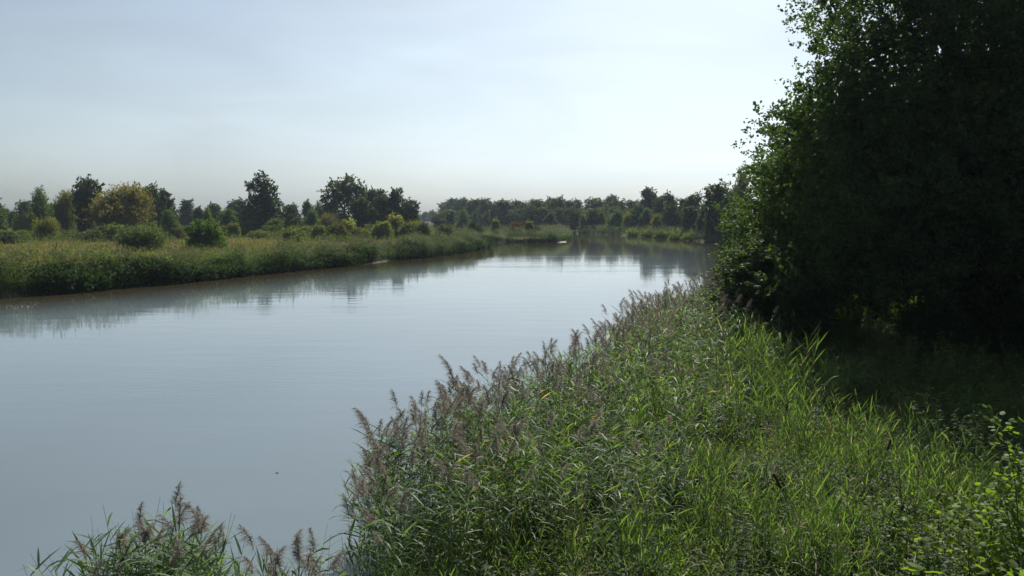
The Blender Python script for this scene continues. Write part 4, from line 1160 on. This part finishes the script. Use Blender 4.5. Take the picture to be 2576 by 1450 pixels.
# ------------------------------------------------------------------ left bank, spit and far shore vegetation
def small_reed(seed, H=2.5, nl=8, LL=.65, WW=.075, plume=True):
    rg_ = np.random.default_rng(seed); G = Geo()
    a = rg_.random() * 6.28; ln = .22 * rg_.random()
    def P(t): return np.stack([math.cos(a) * ln * H * t * t, math.sin(a) * ln * H * t * t, H * t], -1)
    G.add(*blades(np.array([[0, 0, -.1]]), np.array([[math.cos(a) * ln, math.sin(a) * ln, 1.0]]), np.array([[0, 0, 0.]]), np.array([H]), np.array([.03]), 1, rg_), m=0)
    t = .3 + .65 * rg_.random(nl); az = rg_.random(nl) * 6.28
    G.add(*blades(P(t), np.stack([np.cos(az), np.sin(az), np.full(nl, .8)], 1), np.tile([[0, 0, -.5]], (nl, 1)), LL * (.7 + .6 * rg_.random(nl)), WW * np.ones(nl), 2, rg_), m=0)
    if plume:
        az = rg_.random(3) * 6.28
        G.add(*leaves(P(np.array([1.0, 1.03, 1.07])) , np.stack([np.cos(az) * .3, np.sin(az) * .3, np.ones(3)], 1), .30, .06, rg=rg_), m=1)
    return G.arrays()
SR = [small_reed(300 + i, plume=i < 4) for i in range(8)]
def belt(name, label, poly, n, width, rg, hscale=1.0, pw=1.0, smin=-.3, seedn=3, gapn=.0, sfar=1.0, plume_mat=None, leafm=None):
    x, y, nn = along(poly, n, rg)
    s1 = sdf(x + nn[:, 0] * 1.5, y + nn[:, 1] * 1.5); sg = np.where(s1 > 0, 1, -1)
    o_ = rg.random(n) ** pw * width - .2
    x = x + nn[:, 0] * sg * o_; y = y + nn[:, 1] * sg * o_
    s = sdf(x, y); k = (s > smin)
    k &= vnoise(x, y, .22, seedn) > -1 + gapn
    x, y, s = x[k], y[k], s[k]; n = len(x)
    hs = hscale * (.92 + .34 * vnoise(x, y, .30, seedn + 1) + .16 * vnoise(x, y, 1.1, seedn + 2)) * (.85 + .3 * rg.random(n))
    hs *= .72 + .28 * sstep(-.2, 1.5, s)
    tl = np.stack([.22 * vnoise(x, y, .35, seedn + 5), .18 * vnoise(x, y, .4, seedn + 7)], 1) + rg.normal(0, .08, (n, 2))
    loc = np.stack([x, y, np.maximum(gh(x, y, s), -.1)], 1)
    V, Fq, Mi = scatter(SR, rg.integers(0, 8, n), loc, rg.random(n) * 6.28, hs, tl)
    o = obj(name, mesh_np(name, V, Fq, [leafm or M_bankreed, plume_mat or M_plumefar], Mi)); tag(o, label, kind='stuff')
rg = np.random.default_rng(60)
belt("reed_belt", "reed belt with leaning stalks along the left bank", [LEFT_OUT[3]] + LEFT, 8200, 4.2, rg, 1.06, 1.2)
belt("spit_reeds", "brown-topped reeds covering the spit in the river", SPIT[1:] + BACKW[:1], 3000, 7, rg, 1.15, 1.0, seedn=8)
belt("channel_reeds", "low reeds behind the spit by the distant channel", BACKW[:3], 900, 7, rg, 1.1, 1.0, seedn=12, sfar=1)
belt("far_shore_reeds", "dark reeds along the far shore of the river bend", FARB[3:15], 4200, 6, rg, 1.1, 1.0, seedn=14)
# leafy undergrowth clumps woven into the left bank
def clumps(name, label, poly, n, per, width, rg, hmax, LL, WW, mat, off0=0.0, seedn=2, pw=1.0, thr=-1.0):
    x, y, nn = along(poly, n, rg)
    s1 = sdf(x + nn[:, 0] * 1.5, y + nn[:, 1] * 1.5); sg = np.where(s1 > 0, 1, -1)
    o_ = off0 + rg.random(n) ** pw * width
    x = x + nn[:, 0] * sg * o_; y = y + nn[:, 1] * sg * o_
    k = vnoise(x, y, .17, seedn) > thr
    x, y, nn, sg, o_ = x[k], y[k], nn[k], sg[k], o_[k]; n = len(x)
    h = hmax * (.6 + .4 * vnoise(x, y, .25, seedn + 3)) * (.7 + .5 * rg.random(n))
    z0 = np.maximum(gh(x, y), 0)
    th = rg.random((n, per)) * 6.28; r = .55 * np.sqrt(rg.random((n, per)))
    c = np.stack([x[:, None] + np.cos(th) * r, y[:, None] + np.sin(th) * r, z0[:, None] + h[:, None] * rg.random((n, per)) ** .6], -1).reshape(-1, 3)
    a = rg.normal(size=(len(c), 3))
    V, Fq = leaves(c, a, LL * (.6 + .8 * rg.random(len(c))), WW * (.6 + .8 * rg.random(len(c))), rg=rg)
    o = obj(name, mesh_np(name, V, Fq, [mat])); tag(o, label, kind='stuff')
clumps("bank_undergrowth", "dark leafy undergrowth hanging over the left water edge", [LEFT_OUT[3]] + LEFT, 4600, 26, 2.8, rg, 2.6, .34, .16, M_bank, -.6, thr=-.22)
clumps("far_undergrowth", "dark leafy growth along the far shore", FARB[7:] + RIGHTB[:5], 1500, 18, 6.0, rg, 2.4, .5, .3, M_bank, 0, seedn=5)
clumps("spit_undergrowth", "green leafy growth at the foot of the spit reeds", SPIT[1:], 500, 16, 1.6, rg, 1.5, .4, .2, M_bank, -.2, seedn=6)

# meadow grass on the left bank and the spit
def meadow(n, rg, seed):
    d = 70 + (420 - 70) * rg.random(n) ** 1.6
    u = -160 + rg.random(n) * 1620
    x = (u - 1288) / F * d; y = d
    s = sdf(x, y)
    side = (x < -.0 - 0 * y) | (y > 215)
    k = (s > 2.5) & side & ((x < 20) | (y < 300))
    return x[k], y[k], s[k]
x, y, s = meadow(100000, rg, 1)
n = len(x)
nz = vnoise(x, y, .045, 31) + .5 * vnoise(x, y, .16, 33)
green = (nz + rg.normal(0, .3, n)) > .30
b = np.stack([x, y, gh(x, y, s) - .05], 1)
hh = (.55 + .55 * rg.random(n)) * (1 + .35 * vnoise(x, y, .12, 35))
d0 = np.stack([rg.normal(size=n) * .4, rg.normal(size=n) * .4, np.ones(n)], 1)
bend = np.concatenate([rg.normal(size=(n, 2)) * .3, np.full((n, 1), -.2)], 1)
V, Fq = blades(b, d0, bend, hh, .08 + .0006 * y, 1, rg)
mi = green.astype(int)
plm = rg.random(n) < .10 + .12 * (vnoise(x, y, .09, 37) > 0); mi[plm & ~green] = 2
o = obj("meadow_grass", mesh_np("meadow_grass", V, Fq, [M_meadow, M_meadowg, M_plumefar], mi)); tag(o, "dry olive meadow grass behind the left bank reeds", kind='stuff')
# taller weeds in the meadow
k = rg.random(n) < .05
xw, yw = x[k], y[k]; nw = len(xw); per = 10
c = np.stack([xw, yw, gh(xw, yw)], 1)[:, None, :] + np.concatenate([rg.normal(0, .35, (nw, per, 2)), rg.random((nw, per, 1)) * 1.5], 2)
c = c.reshape(-1, 3)
V, Fq = leaves(c, rg.normal(size=(len(c), 3)) * [.4, .4, 1], .35 * np.ones(len(c)), .13 * np.ones(len(c)), rg=rg)
o = obj("meadow_weeds", mesh_np("meadow_weeds", V, Fq, [M_meadowg])); tag(o, "clumps of green weeds scattered in the left meadow", kind='stuff')

# scrubby thicket joining the bushes at the back of the meadow
rg = np.random.default_rng(91); n = 7000
d = 172 + 85 * rg.random(n); u = -60 + 1160 * rg.random(n); x = (u - 1288) / F * d; y = d
k = (vnoise(x, y, .07, 51) + .4 * vnoise(x, y, .25, 53) + .9 * sstep(185, 245, d) > .45) & (sdf(x, y) > 6); x, y = x[k], y[k]; n = len(x); per = 12
h = (1.0 + 1.5 * (.5 + .5 * vnoise(x, y, .13, 55))) * (.6 + .6 * rg.random(n))
c = np.stack([x, y, gh(x, y)], 1)[:, None, :] + np.concatenate([rg.normal(0, .7, (n, per, 2)), (rg.random((n, per, 1)) ** .7) * h[:, None, None]], 2)
c = c.reshape(-1, 3); V, Fq = leaves(c, rg.normal(size=(len(c), 3)), .34 + .25 * rg.random(len(c)), .2 * np.ones(len(c)), rg=rg)
M_thick = leaf_mat("thicket_leaf", (.060, .082, .028), .38, tcol=(2.0, 2.0, .6), rough=.65, spec=.1, var=.4, hue=.03, patch=.5, pscale=.07)
o = obj("thicket", mesh_np("thicket", V, Fq, [M_thick])); tag(o, "low mixed thicket joining the bushes at the back of the left meadow", kind='stuff')

# a small dark leaf drifting on the water
lx, ly = pix(701, 1191)
vv, ff = leaf_poly('ovate'); vv = vv * [.10, .10, .06]
M_drift = plain_mat("drift_leaf", (.03, .025, .02), .6, (.05, .04, .03), 40)
o = obj("floating_leaf", mesh_np("floating_leaf", vv, ff, [M_drift])); o.location = (lx, ly, .018); o.rotation_euler = (0, 0, 1.2)
tag(o, "small dark leaf floating alone on the calm water at the lower left", 'leaf')

tris = sum(len(m.polygons) * (2 if len(m.polygons) and m.polygons[0].loop_total == 4 else 1) for m in bpy.data.meshes)
print("tris", tris, "objects", len(bpy.data.objects))
